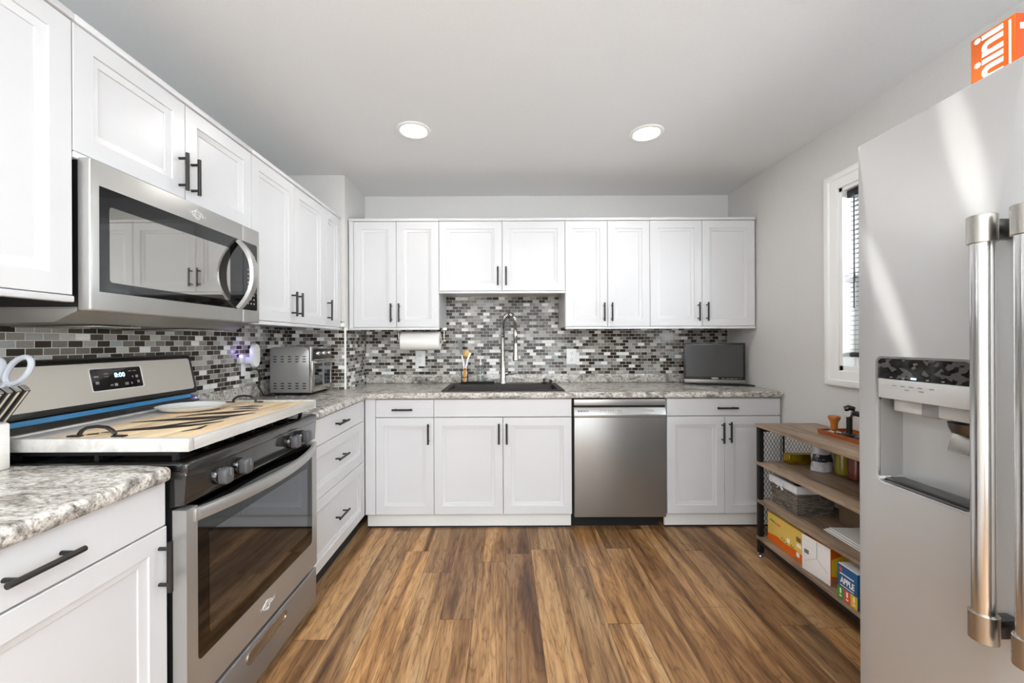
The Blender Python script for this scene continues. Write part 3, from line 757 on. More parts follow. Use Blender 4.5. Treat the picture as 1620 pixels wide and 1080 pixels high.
# ------------------------------------------------------------------ wooden stove cover and spoon rest
nb = thing('stove_cover', 'light pine noodle board with dark brush lettering and black handles covering the stove', 'stove cover', (-1.15, 1.48, .9465))
BX0, BX1, BY0, BY1 = -1.425, -.880, 1.106, 1.852
mb = MB(); n = 5; pw = (BX1 - BX0 - .044) / n
for k in range(n):
    MB().box(BX0 + .022 + k * pw, BX0 + .022 + (k + 1) * pw - .0015, BY0 + .02, BY1 - .02, .962, .980, .002).build('plank', 'grey_wash' if k == 0 else 'pine', nb)
for (x0, x1, y0, y1, z1) in ((BX0, BX1, BY0, BY0 + .02, .984), (BX0, BX1, BY1 - .02, BY1, .984), (BX0, BX0 + .022, BY0 + .0205, BY1 - .0205, .984), (BX1 - .022, BX1, BY0 + .0205, BY1 - .0205, .979)):
    MB().box(x0, x1, y0, y1, .9468, z1, .002).build('edge_strip', 'whitewash', nb)
for y in (BY0 + .045, BY1 - .050):
    mb = MB(); pts = [(-1.18 + dx, y, .985 + h) for dx, h in ((-.052, .002), (-.044, .013), (-.028, .022), (0, .025), (.028, .022), (.044, .013), (.052, .002))]
    mb.tube(pts, .0048, 8, flat=1.4)
    for s in (-1, 1): mb.box(-1.18 + s * .064 - .018, -1.18 + s * .064 + .018, y - .008, y + .008, .9802, .9845, .0015)
    mb.build('handle', 'handle_black', nb)
def stroke(mb, pts, ws, z=.9803):
    """flat brush stroke through pts with half-widths ws"""
    P = [Vector((p[0], p[1], 0)) for p in pts]; L, R = [], []
    for i, p in enumerate(P):
        t = (P[min(i + 1, len(P) - 1)] - P[max(i - 1, 0)]).normalized(); q = Vector((-t.y, t.x, 0))
        L.append(p + q * ws[i]); R.append(p - q * ws[i])
    lo = [(v.x, v.y, z) for v in L + R[::-1]]; hi = [(v.x, v.y, z + .0008) for v in L + R[::-1]]
    n = len(P)
    for zz in (z, z + .0008):
        bl_ = [mb.bm.verts.new((v.x, v.y, zz)) for v in L]; br_ = [mb.bm.verts.new((v.x, v.y, zz)) for v in R]
        for i in range(n - 1): mb.bm.faces.new((bl_[i], bl_[i + 1], br_[i + 1], br_[i]))
mb = MB()
stroke(mb, [(-1.22, 1.20), (-1.17, 1.235), (-1.10, 1.27), (-1.03, 1.30), (-.97, 1.37)], [.003, .016, .026, .018, .003])
stroke(mb, [(-1.27, 1.35), (-1.19, 1.395), (-1.10, 1.42), (-1.02, 1.46), (-.96, 1.53)], [.003, .018, .030, .024, .003])
stroke(mb, [(-1.13, 1.27), (-1.08, 1.33), (-1.03, 1.38), (-1.00, 1.44)], [.003, .014, .018, .003])
stroke(mb, [(-1.20, 1.45), (-1.14, 1.51), (-1.07, 1.54), (-.99, 1.60)], [.003, .018, .026, .003])
stroke(mb, [(-1.10, 1.61), (-1.06, 1.635), (-1.01, 1.63)], [.004, .016, .004])
stroke(mb, [(-1.14, 1.66), (-1.08, 1.685), (-1.03, 1.69)], [.004, .018, .004])
stroke(mb, [(-.985, 1.21), (-.965, 1.25), (-.975, 1.30)], [.003, .009, .003])
stroke(mb, [(-1.235, 1.175), (-1.215, 1.19)], [.009, .011])
mb.build('brush_lettering', 'dark_ink', nb)
sr = thing('spoon_rest', 'white oval ceramic spoon rest lying on the pine board', 'spoon rest', (-1.27, 1.585, .9805))
mb = MB(); rings = []
for a, b, z in ((.010, .010, .9815), (.075, .062, .9815), (.100, .082, .986), (.122, .098, .9985), (.125, .101, 1.0005), (.121, .097, .999), (.098, .080, .9895), (.070, .058, .985), (.010, .010, .985)):
    rings.append([(-1.27 + a * math.cos(t) * (1 + .12 * math.cos(t)), 1.60 + b * math.sin(t), z) for t in [2 * PI * k / 40 for k in range(40)]])
mb.loft(rings); mb.build('dish', 'ceramic_white', sr)

# ------------------------------------------------------------------ dishwasher
DX0, DX1, DYF = .452, 1.056, 2.617
dwt = thing('dishwasher', 'stainless steel dishwasher under the counter right of the sink cabinet', 'dishwasher', (.754, 2.93, 0))
MB().box(DX0 - .010, DX1 + .008, 2.655, 3.22, .09, .874).build('tub', 'gap_black', dwt)
MB().box(DX0 - .010, DX1 - .02, 2.70, 3.2, 0, .09).build('toe_recess', 'gap_black', dwt)
dd = MB().box(DX0, DX1, DYF, 2.652, .092, .749, .004, 3).build('door', 'steel_dark', dwt)
cs = MB().prism([(DYF - .006, .752), (DYF - .007, .766), (DYF + .012, .812), (2.653, .812), (2.653, .750), (DYF - .002, .7495)], 'X', DX0, DX1, .0015).build('control_strip', 'steel', dwt)
MB().box(DX0 + .001, DX1 - .001, DYF + .006, 2.652, .826, .866, .003).build('top_band', 'steel', dwt)
MB().box(DX0 + .004, DX1 - .004, DYF + .020, 2.652, .8125, .8255).build('grip_gap', 'gap_black', dwt)
cu = Vector((0, .019, .046)).normalized(); cp_ = lambda x, z: Vector((x, DYF - .0075 + (z - .766) * .413, z))
text('lettering', 'BOSCH', .0165, cp_(DX0 + .068, .789), (1, 0, 0), cu, 'dark_ink', cs, bold=.0003)
mb = MB(); c0 = cp_(DX0 + .030, .789)
mb.tube([c0 + Vector((1, 0, 0)) * .0065 * math.cos(a) + cu * .0065 * math.sin(a) for a in [2 * PI * k / 16 for k in range(17)]], .0009, 5).cyl(c0 - cu * .004, c0 + cu * .004, .0018, n=6)
mb.build('emblem', 'dark_ink', cs)
mb = MB()
for x in (.175, .193, .208, .227, .243, .259, .294, .311): 
    p = cp_(DX0 + x, .793); mb.box(p.x - .003, p.x + .003, p.y - .001, p.y + .001, p.z - .003, p.z + .003)
    p = cp_(DX0 + x, .781); mb.box(p.x - .004, p.x + .004, p.y - .001, p.y + .001, p.z - .001, p.z + .001)
for x in (.49, .50, .51, .52): p = cp_(DX0 + x, .791); mb.box(p.x - .004, p.x + .004, p.y - .001, p.y + .001, p.z - .0015, p.z + .0015)
mb.build('panel_marking', 'grey_ink', cs)

# ------------------------------------------------------------------ refrigerator
FX, FY0, FY1, FZ, SP = .954, .165, 1.080, 1.775, .715
fg = thing('refrigerator', 'tall stainless side-by-side refrigerator with dispenser at the photo edge', 'refrigerator', (1.39, .62, 0))
MB().box(1.02, 1.80, FY0 + .006, FY1 - .006, .03, FZ - .012).build('cabinet', 'fridge_grey_dark', fg)
MB().box(1.04, 1.78, FY0 + .03, FY1 - .03, 0, .03).build('base', 'black_plastic', fg)
PY0, PY1, PZ0, PZ1 = .812, 1.020, .892, 1.205       # dispenser opening
fz = bpy.data.objects.new('freezer_door', None); COL.objects.link(fz); fz.parent = fg; WM[fz.name] = wm(fg).copy()
o1 = rrect(SP + .003, FY1, .055, FZ, .004); i1 = rrect(PY0, PY1, PZ0, PZ1, .014)
mb = MB(); bv = .010
oo = lambda i: rrect(SP + .003 + i, FY1 - i, .055 + i, FZ - i, .004)
f3 = lambda pts, x: [(x, p[0], p[1]) for p in pts]
mb.loft([f3(i1, FX + .05), f3(i1, FX), f3(oo(bv), FX), f3(oo(bv * .35), FX + bv * .3), f3(oo(0), FX + bv), f3(oo(0), FX + .06)], False, False)
mb.box(FX + .0595, FX + .062, SP + .003, FY1, .055, FZ)
mb.build('door_skin', 'steel_fridge', fz)
MB().prism([(y, z) for y, z in oo(0)], 'X', FX + .0622, FX + .068).build('gasket', 'grey_plastic', fz)
ds = bpy.data.objects.new('dispenser', None); COL.objects.link(ds); ds.parent = fg; WM[ds.name] = wm(fg).copy()
i2 = rrect(PY0 - .004, PY1 + .004, PZ0 - .004, PZ1 + .004, .016)
mb = MB(); ring_frame(mb, i2, rrect(PY0 + .0015, PY1 - .0015, PZ0 + .0015, PZ1 - .0015, .013), 'X', FX - .0015, FX + .03)
mb.build('bezel', 'chrome', ds)
# panels of the dispenser: printed black glass, pale button strip, hollow below
PA, PB = 1.153, 1.104
MB().prism([(PY0 + .002, PA), (PY1 - .002, PA)] + [(y, z) for y, z in rrect(PY0 + .002, PY1 - .002, PA - .05, PZ1 - .002, .012) if z > PA + .02], 'X', FX + .0005, FX + .02).build('touch_panel', 'printed_black', ds)
MB().prism([(PY0 + .002, PB), (PY1 - .002, PB), (PY1 - .002, PA - .0005), (PY0 + .002, PA - .0005)], 'X', FX - .001, FX + .02, .0015).build('button_strip', 'fridge_grey', ds)
mb = MB()
for k, y in enumerate((.975, .955, .935, .915, .890, .945, .912)):
    z = 1.138 if k < 5 else 1.130
    mb.box(FX - .0014, FX - .0009, y - .005, y + .005, z - .0012, z + .0012)
mb.build('panel_marking', 'grey_ink', ds)
mb = MB()
for y in (.985, .955, .900, .868): mb.box(FX + .0001, FX + .0006, y - .003, y + .003, PA + .003, PA + .006)
mb.build('panel_marks', 'grey_ink', ds)
MB().box(FX + .0001, FX + .0006, .925, .937, PA + .003, PA + .007).build('panel_light', 'display_glow', ds)
# hollow: back wall, side walls, tray
cx = FX + .105
mb = MB()
q0 = rrect(PY0 + .002, PY1 - .002, PZ0 + .002, PB, .010)
yc = (PY0 + PY1) / 2
q1 = [(yc + (y - yc) * .90, PZ0 + .030 + (z - PZ0) * .86) for y, z in q0]
mb.loft([f3(q0, FX + .004), f3(q0, FX + .045), f3(q1, cx)], False, True)
mb.build('hollow', 'fridge_grey_dark', ds)
MB().box(FX + .012, FX + .055, PY0 + .006, PY1 - .006, PZ0 + .004, PZ0 + .010, .002).build('drip_tray', 'gunmetal', ds)
MB().box(FX + .022, FX + .085, PY0 + .005, PY1 - .018, 1.072, PB + .0005, .004).build('lamp_housing', 'fridge_grey', ds)
MB().box(FX + .0215, FX + .06, .895, .935, 1.070, PB + .0005, .003).build('lamp_housing', 'fridge_grey_dark', ds)
mb = MB().lathe([(0, 0), (.030, 0), (.034, .010), (.036, .022), (0, .022)], (FX + .055, .862, 1.045), 'Z', 24)
mb.build('spout', 'gunmetal', ds)
pr = Matrix.Rotation(math.radians(18), 3, 'Y')
MB().box(FX + .048, FX + .056, .832, .892, .998, 1.050, .003, 2, pr, (FX + .055, .862, 1.05)).build('paddle', 'nickel', ds)
# second door
MB().box(FX, FX + .062, FY0, SP - .003, .055, FZ, .008, 3).build('fridge_door', 'steel_fridge', fg)
for nm, y in (('handle', .748), ('handle', .682)):
    h = bpy.data.objects.new('handle', None); COL.objects.link(h); h.parent = fg; WM[h.name] = wm(fg).copy()
    hx = .897
    MB().cyl((hx, y, .70), (hx, y, 1.47), .0165, n=28).build('rod', 'chrome', h)
    for z0, z1 in ((.686, .738), (1.430, 1.482)):
        MB().lathe([(0, 0), (.0195, 0), (.0205, .001), (.0205, abs(z1 - z0) - .001), (.0195, z1 - z0), (0, z1 - z0)], (hx, y, z0), 'Z', 28).build('end_cap', 'nickel', h)
        MB().box(hx + .012, FX - .0005, y - .012, y + .012, z0 + .008, z1 - .008, .003).build('bracket', 'gunmetal', h)

# carton on the refrigerator
bxx = thing('carton', 'orange carton with white lettering standing on top of the refrigerator', 'box', (1.13, .81, FZ))
OY0, OY1, OX0, OX1, OZ1 = .795, .872, 1.022, 1.25, 1.902
MB().box(OX0, OX1, OY0, OY1, FZ + .0005, OZ1, .0015).build('box_body', 'orange_card', bxx)
MB().box(OX0 + .001, OX1 - .001, OY0 - .0006, OY0 + .0005, FZ + .002, OZ1 - .001).build('end_panel', 'red_orange_card', bxx)
text('lettering', 'mini', .072, (OX0 - .0006, .838, 1.838), (0, 0, 1), (0, 1, 0), 'white_ink', bxx, bold=.002)
mb = MB()
mb.box(OX0 - .0008, OX0 + .0003, .802, .8055, 1.80, 1.895)
mb.box(OX0 - .0008, OX0 + .0003, .822, .834, 1.886, 1.893)
mb.box(1.03, 1.045, OY0 - .001, OY0, 1.87, 1.882)
mb.build('print_marks', 'white_ink', bxx)
tb = thing('paper_bag', 'tan rounded paper bag resting on the orange carton', 'bag', (1.12, .78, OZ1))
mb = MB(); rings = []
for k in range(9):
    a = k / 8; r = math.sin(PI * (.18 + .74 * a)) ; rings.append([(1.12 + .09 * r * math.cos(t), .772 + .045 * r * math.sin(t) + .004 * math.sin(5 * t + k), OZ1 + .001 + .13 * a) for t in [2 * PI * j / 20 for j in range(20)]])
mb.loft(rings); mb.build('bag_body', 'tan_bag', tb)

# ------------------------------------------------------------------ sink
CZ = .9143
sk = thing('kitchen_sink', 'black composite drop-in sink set into the counter below the niche', 'sink', (-.015, 2.9, CZ))
KX0, KX1, KY0, KY1 = -.432, .402, 2.668, 3.150
def rr3(x0, x1, y0, y1, z, r): return [(p[0], p[1], z) for p in rrect(x0, x1, y0, y1, r, 5)]
mb = MB()
mb.loft([rr3(KX0, KX1, KY0, KY1, CZ, .018), rr3(KX0, KX1, KY0, KY1, CZ + .005, .018), rr3(KX0 + .006, KX1 - .006, KY0 + .006, KY1 - .006, CZ + .009, .016),
         rr3(SX0 + .020, SX1 - .020, SY0 + .014, SY1 - .014, CZ + .009, .02), rr3(SX0 + .024, SX1 - .024, SY0 + .018, SY1 - .018, CZ + .004, .02),
         rr3(SX0 + .034, SX1 - .034, SY0 + .028, SY1 - .028, .705, .03), rr3(SX0 + .06, SX1 - .06, SY0 + .05, SY1 - .05, .692, .03)], False, True)
mb.build('basin', 'sink_black', sk)
MB().lathe([(0, 0), (.045, 0), (.045, .003), (.036, .004), (.030, .002), (0, .002)], (-.015, 2.88, .6925), 'Z', 28).build('drain', 'nickel', sk)
RZ = CZ + .0092                                 # top of the rim

# ------------------------------------------------------------------ faucet
fx, fy = -.018, 3.105
fc = thing('faucet', 'brushed nickel pull-down spring faucet standing behind the sink', 'faucet', (fx, fy, RZ))
MB().lathe([(0, 0), (.027, 0), (.027, .006), (.023, .012), (.0215, .15), (.019, .20), (.0165, .215), (.0165, .352), (.014, .356), (0, .356)], (fx, fy, RZ), 'Z', 28).build('body', 'nickel', fc)
hx_, hy_ = .079, 3.045
arch = []
for k in range(25):
    a = PI * k / 24; arch.append(Vector((fx + (hx_ - fx) * (1 - math.cos(a)) / 2, fy + (hy_ - fy) * (1 - math.cos(a)) / 2, 1.355 + .105 * math.sin(a))))
path = [Vector((fx, fy, RZ + .35)), Vector((fx, fy, 1.31))] + arch + [Vector((hx_, hy_, 1.335))]
MB().tube(path, .0095, 10).build('hose', 'black_plastic', fc)
coil = []; L = [0]
for a, b in zip(path, path[1:]): L.append(L[-1] + (b - a).length)
def at_len(s):
    for i in range(len(path) - 1):
        if s <= L[i + 1]: f = (s - L[i]) / (L[i + 1] - L[i]); return path[i].lerp(path[i + 1], f), (path[i + 1] - path[i]).normalized()
    return path[-1], (path[-1] - path[-2]).normalized()
turns = 30; side = Vector((hx_ - fx, hy_ - fy, 0)).cross(Vector((0, 0, 1))).normalized()
for k in range(turns * 9 + 1):
    p, t = at_len(L[-1] * k / (turns * 9)); nn = side.cross(t).normalized(); a = 2 * PI * k / 9
    coil.append(p + side * .0165 * math.cos(a) + nn * .0165 * math.sin(a))
MB().tube(coil, .0030, 6).build('spring', 'chrome', fc)
sp_ = MB().lathe([(0, 0), (.0185, 0), (.0225, .006), (.0215, .03), (.0165, .09), (.0150, .135), (0, .135)], (hx_, hy_, 1.100), 'Z', 24).build('spray_head', 'nickel', fc)
MB().cyl((hx_, hy_, 1.236), (hx_, hy_, 1.262), .0115, n=18).build('swivel', 'gunmetal', sp_)
MB().lathe([(0, 0), (.013, 0), (.0155, .004), (.0155, .07), (.012, .076), (0, .076)], (hx_, hy_, 1.2625), 'Z', 22).build('hose_collar', 'nickel', fc)
mb = MB().tube([(fx, fy, 1.182), (fx + (hx_ - fx) * .55, fy + (hy_ - fy) * .55, 1.182), (hx_, hy_, 1.182)], .0055, 10)
mb.lathe([(.0195, 0), (.024, 0), (.024, .014), (.0195, .014), (.0195, 0)], (hx_, hy_, 1.176), 'Z', 24)
mb.lathe([(0, 0), (.0195, 0), (.0195, .018), (0, .018)], (fx, fy, 1.173), 'Z', 20)
mb.build('holder_arm', 'nickel', fc)
lv = MB().tube([(fx + .016, fy, 1.000), (fx + .038, fy - .004, 1.000)], .0125, 14).build('valve', 'nickel', fc)
MB().tube([(fx + .030, fy - .003, .998), (fx + .060, fy - .015, .996), (fx + .105, fy - .03, 1.004)], [.0065, .006, .005], 10).build('lever', 'nickel', lv)

# ------------------------------------------------------------------ things round the sink
ty = 3.112
tr = thing('drip_tray', 'black soap tray on the sink ledge left of the faucet', 'tray', (-.215, ty, RZ))
mb = MB().loft([rr3(-.345, -.085, ty - .032, ty + .032, RZ + .0003, .010), rr3(-.347, -.083, ty - .034, ty + .034, RZ + .016, .010), rr3(-.344, -.086, ty - .031, ty + .031, RZ + .016, .009), rr3(-.342, -.088, ty - .029, ty + .029, RZ + .0045, .009)], True, True)
mb.build('tray_body', 'black_plastic', tr)
TZ = RZ + .005
cy = thing('brush_caddy', 'black wire caddy holding dish brushes on the soap tray', 'caddy', (-.325, ty, TZ))
mb = MB(); q = lambda z, i=0: [(-.340 + i, ty - .024 + i, z), (-.292 - i, ty - .024 + i, z), (-.292 - i, ty + .024 - i, z), (-.340 + i, ty + .024 - i, z), (-.340 + i, ty - .024 + i, z)]
for z in (TZ + .0025, TZ + .045, TZ + .105): mb.tube(q(z), .0022, 6)
for p in q(0)[:4]: mb.cyl((p[0], p[1], TZ), (p[0], p[1], TZ + .105), .0022, n=6)
for dx in (-.016, 0, .016): mb.cyl((-.316 + dx, ty - .024, TZ + .0025), (-.316 + dx, ty + .024, TZ + .0025), .0018, n=6)
mb.build('wire_frame', 'black_iron', cy)
b1 = thing('dish_brush', 'white-handled scraper with grey silicone blade in the wire caddy', 'brush', (-.322, ty, TZ + .005))
mb = MB().tube([(-.318, ty + .006, TZ + .006), (-.325, ty + .006, 1.08), (-.341, ty + .006, 1.15)], [.007, .0085, .006], 10, flat=.6); mb.build('handle', 'white_plastic', b1)
MB().loft([[(x0, ty + y0, z0) for x0, y0 in ((a, .003), (b, .003), (b, .009), (a, .009))] for a, b, z0 in ((-.347, -.335, 1.145), (-.358, -.331, 1.18), (-.376, -.340, 1.262), (-.372, -.346, 1.268))]).build('blade', 'grey_silicone', b1)
b2 = thing('dish_brush', 'white dish brush with tan bristle head leaning in the wire caddy', 'brush', (-.310, ty - .006, TZ + .005))
MB().tube([(-.312, ty - .008, TZ + .006), (-.308, ty - .008, 1.04), (-.292, ty - .008, 1.11), (-.272, ty - .006, 1.165)], [.007, .0085, .0075, .011], 10, flat=.7).build('handle', 'white_plastic', b2)
d_ = Vector((.45, 0, .89)).normalized(); e_ = Vector((-.89, 0, .45)).normalized()
mb = MB(); c = Vector((-.292, ty - .008, 1.152)); rings = []
for h, r in ((0, .017), (.006, .018), (.026, .020), (.030, .018)):
    rings.append([c + e_ * (h - .004) + d_ * r * 1.5 * math.cos(a) + Vector((0, 1, 0)) * r * .8 * math.sin(a) for a in [2 * PI * k / 20 for k in range(20)]])
mb.loft(rings); mb.build('bristles', 'bristle', b2)
b3 = thing('dish_brush', 'small brush with bamboo orange handle standing in the wire caddy', 'brush', (-.318, ty - .018, TZ + .005))
MB().tube([(-.316, ty - .017, TZ + .006), (-.316, ty - .017, TZ + .06), (-.314, ty - .017, TZ + .118)], [.008, .010, .009], 10, flat=.6).build('handle', 'orange_plastic', b3)
bt = thing('soap_bottle', 'clear glass soap dispenser bottle with pump on the soap tray', 'bottle', (-.192, ty, TZ))
MB().lathe([(0, .001), (.026, .001), (.029, .004), (.029, .105), (.024, .122), (.011, .132), (.011, .142), (.009, .142), (.009, .130), (.022, .119), (.0265, .104), (.0265, .007), (0, .005)], (-.192, ty, TZ), 'Z', 28).build('glass_body', 'glass', bt)
MB().lathe([(0, .0056), (.026, .0076), (.026, .05), (0, .05)], (-.192, ty, TZ), 'Z', 24).build('soap', 'soap', bt)
mb = MB().lathe([(0, .1425), (.0125, .1425), (.0125, .152), (.005, .155), (.005, .20), (.0075, .201), (.0075, .212), (0, .212)], (-.192, ty, TZ), 'Z', 18)
mb.tube([(-.192, ty, TZ + .206), (-.192, ty - .028, TZ + .205), (-.192, ty - .034, TZ + .198)], .0035, 8)
mb.build('pump', 'white_plastic', bt)
s1 = thing('sink_strainer', 'silver sink strainer basket on the right end of the sink ledge', 'strainer', (.392, 3.09, RZ))
MB().lathe([(0, 0), (.018, 0), (.022, .004), (.024, .024), (.030, .027), (.030, .031), (.022, .031), (.020, .006), (0, .004)], (.366, 3.10, RZ), 'Z', 26).build('basket', 'chrome', s1)
MB().lathe([(0, .0045), (.004, .0045), (.004, .026), (.008, .029), (.006, .036), (0, .037)], (.366, 3.10, RZ), 'Z', 14).build('knob', 'nickel', s1)
s2 = thing('sink_stopper', 'black rubber sink stopper beside the silver strainer', 'stopper', (.318, 3.10, RZ))
MB().lathe([(0, 0), (.020, 0), (.024, .003), (.024, .009), (.010, .012), (.008, .022), (.014, .028), (.011, .036), (0, .037)], (.305, 3.10, RZ), 'Z', 24).build('stopper_body', 'black_plastic', s2)

# paper towel
pz, py = 1.256, 3.00
ph = thing('towel_holder', 'brushed metal paper towel holder fixed under the corner wall cabinet', 'holder', (-.63, py, 1.337))
MB().cyl((-.800, py, pz), (-.455, py, pz), .006, n=12).build('rod', 'nickel', ph)
for x in (-.800, -.458):
    MB().box(x - .003, x + .003, py - .008, py + .008, pz - .012, 1.3365, .002).box(x - .022, x + .022, py - .022, py + .022, 1.3345, 1.3547, .001).build('arm', 'nickel', ph)
    MB().lathe([(0, 0), (.011, 0), (.011, .010), (0, .010)], (x - .012 if x < -.6 else x + .003, py, pz), 'X', 16).build('end_knob', 'nickel', ph)
pt = thing('paper_towel', 'white paper towel roll hanging under the corner wall cabinet', 'paper towel', (-.63, py, pz - .066))
MB().lathe([(.019, -.777), (.066, -.777), (.0668, -.775), (.0668, -.489), (.066, -.487), (.019, -.487), (.019, -.777)], (0, py, pz), 'X', 48).build('roll', 'paper_towel', pt)
MB().lathe([(.0175, -.778), (.0188, -.778), (.0188, -.486), (.0175, -.486), (.0175, -.778)], (0, py, pz), 'X', 24).build('cardboard_tube', 'brown_card', pt)

# wall outlets
def outlet_parts(t, place, plug_top=False):
    """place(u, v, d): u right, v up, d out of the wall"""
    def bx3(mb, u0, u1, v0, v1, d0, d1, bev=0):
        a, b = place(u0, v0, d0), place(u1, v1, d1); return mb.box(a[0], b[0], a[1], b[1], a[2], b[2], bev)
    bx3(MB(), -.040, .040, -.0625, .0625, .0005, .006, .0025).build('cover_plate', 'white_plastic', t)
    for v in (-.024, .024):
        s = bx3(MB(), -.017, .017, v - .0145, v + .0145, .0055, .0085, .0025).build('socket', 'white_plastic', t)
        mb = MB()
        for u in (-.0065, .0065): bx3(mb, u - .0013, u + .0013, v - .001, v + .008, .0084, .0089)
        bx3(mb, -.0025, .0025, v - .0095, v - .0045, .0084, .0089); mb.build('slots', 'slot_dark', s)
OW = YB - .008
for x, z, lb in ((-.691, 1.113, 'white double wall outlet on the mosaic below the paper towel roll'), (.541, 1.126, 'white double wall outlet on the mosaic right of the faucet')):
    t = thing('wall_outlet', lb, 'outlet', (x, OW, z - .06), 0, 'wall outlets on the mosaic')
    outlet_parts(t, lambda u, v, d, x=x, z=z: (x + u, OW - d, z + v))
OX, oy, oz = XL + .008, 2.375, 1.115
t = thing('wall_outlet', 'white wall outlet on the stove wall between stove and toaster oven', 'outlet', (OX, oy, oz - .06), 0, 'wall outlets on the mosaic')
outlet_parts(t, lambda u, v, d: (OX + d, oy + u, oz + v))
pd = thing('plug_in_device', 'white rounded plug-in device sticking out of the stove-wall outlet', 'plug-in device', (OX + .03, oy, oz + .02))
MB().box(OX + .0092, OX + .046, oy - .014, oy + .014, oz + .010, oz + .050, .005).build('plug_body', 'white_plastic', pd)
MB().prism(rrect(oy - .030, oy + .030, oz - .010, oz + .128, .0295, 8), 'X', OX + .047, OX + .072, .006, 3).build('shell', 'white_plastic', pd)
MB().prism(rrect(oy - .020, oy + .020, oz + .010, oz + .108, .0195, 8), 'X', OX + .0721, OX + .0735).build('inset_face', 'ceramic_white', pd)
nl = thing('night_light', 'small night light glowing violet at the stove-wall outlet', 'night light', (OX + .02, oy - .06, oz + .04))
MB().box(OX + .0005, OX + .030, oy - .078, oy - .044, oz + .012, oz + .050, .006).build('light_body', 'white_plastic', nl)
MB().lathe([(0, 0), (.008, .001), (.010, .007), (.006, .013), (0, .014)], (OX + .016, oy - .060, oz + .0505), 'Z', 16).build('bulb', 'night_light_glow', nl)
pl = bpy.data.lights.new('night_glow', 'POINT'); pl.energy = .06; pl.color = (.50, .40, 1.0); pl.shadow_soft_size = .012
o = bpy.data.objects.new('night_glow', pl); COL.objects.link(o); o.location = (OX + .028, oy - .060, oz + .085)
cc = thing('power_cord', 'black power cord looping from the stove-wall outlet to the counter', 'cord', (OX + .03, oy + .04, CZ))
def smooth(pts, n=8):
    P = [Vector(p) for p in pts]; P = [P[0]] + P + [P[-1]]; out = []
    for i in range(1, len(P) - 2):
        for k in range(n):
            t = k / n; a, b, c, d = P[i - 1], P[i], P[i + 1], P[i + 2]
            out.append(.5 * ((2 * b) + (c - a) * t + (2 * a - 5 * b + 4 * c - d) * t * t + (3 * b - a - 3 * c + d) * t ** 3))
    return out + [P[-2]]
MB().box(OX + .0092, OX + .040, oy - .011, oy + .013, oz - .036, oz - .014, .004).build('plug', 'cord_black', cc)
MB().tube(smooth([(OX + .040, oy, oz - .025), (OX + .062, oy + .02, oz - .028), (OX + .058, oy + .05, oz - .075), (OX + .05, oy + .055, oz - .13), (OX + .06, oy + .03, oz - .125), (OX + .06, oy + .05, oz - .15), (OX + .05, oy + .10, oz - .19), (OX + .06, oy + .115, CZ + .006), (OX + .085, oy + .118, CZ + .006)]), .0042, 8).build('cable', 'cord_black', cc)

# ------------------------------------------------------------------ toaster oven (door faces the room, side faces the camera)
TX0, TX1, TY0, TY1, TZ0, TZ1 = -1.480, -1.222, 2.505, 2.800, .934, 1.222
to = thing('toaster_oven', 'stainless steel toaster oven on the counter by the boxed corner', 'toaster oven', (-1.35, 2.65, CZ))
def side_prof(x0, x1, z0, z1, r):
    return [(x0, z0), (x1, z0)] + [(x1 - r + r * math.cos(math.radians(a)), z1 - r + r * math.sin(math.radians(a))) for a in (0, 22, 45, 67, 90)] + [(x0 + r * .8 - r * .8 * math.sin(math.radians(a)), z1 - r * .8 + r * .8 * math.cos(math.radians(a))) for a in (0, 30, 60, 90)]
MB().prism(side_prof(TX0, TX1 - .012, TZ0, TZ1, .035), 'Y', TY0, TY1, .002).build('housing', 'steel', to)
MB().prism(side_prof(TX1 - .0118, TX1 + .002, TZ0 - .002, TZ1 + .001, .004), 'Y', TY0 - .002, TY1 + .002, .003).build('front_frame', 'chrome', to)
MB().box(TX1 + .0021, TX1 + .006, TY0 + .012, TY1 - .012, 1.140, TZ1 - .014, .002).build('control_panel', 'gunmetal', to)
for y in (TY0 + .07, TY0 + .15, TY0 + .23):
    MB().lathe([(0, 0), (.017, 0), (.016, .012), (.013, .016), (0, .016)], (TX1 + .0061, y, 1.178), 'X', 20).build('knob', 'chrome', to)
df = bpy.data.objects.new('glass_door', None); COL.objects.link(df); df.parent = to; WM[df.name] = wm(to).copy()
mb = MB(); ring_frame(mb, rrect(TY0 + .010, TY1 - .010, TZ0 + .022, 1.132, .004), rrect(TY0 + .028, TY1 - .028, TZ0 + .036, 1.112, .004), 'X', TX1 + .0021, TX1 + .010); mb.build('door_frame', 'nickel', df)
MB().box(TX1 + .0025, TX1 + .0065, TY0 + .0275, TY1 - .0275, TZ0 + .0355, 1.1125).build('pane', 'oven_glass', df)
mb = MB().cyl((TX1 + .038, TY0 + .03, 1.122), (TX1 + .038, TY1 - .03, 1.122), .0075, n=14)
for y in (TY0 + .045, TY1 - .045): mb.cyl((TX1 + .009, y, 1.122), (TX1 + .038, y, 1.122), .006, n=10)
mb.build('door_handle', 'nickel', df)
mb = MB()
for r in range(3):
    for c in range(5):
        for zz in (1.126, .957): mb.box(TX0 + .022 + c * .046, TX0 + .042 + c * .046, TY0 - .0008, TY0 + .001, zz + r * .016, zz + r * .016 + .0055)
mb.build('vent_slots', 'gap_black', to)
MB().box(TX0 + .02, TX1 - .02, TY0 + .012, TY1 - .012, TZ0 - .010, TZ0 - .0005).build('base_plate', 'gap_black', to)
for x in (TX0 + .03, TX1 - .03):
    for y in (TY0 + .03, TY1 - .03): MB().lathe([(0, 0), (.010, 0), (.012, .012), (0, .012)], (x, y, CZ), 'Z', 14).build('foot', 'black_plastic', to)

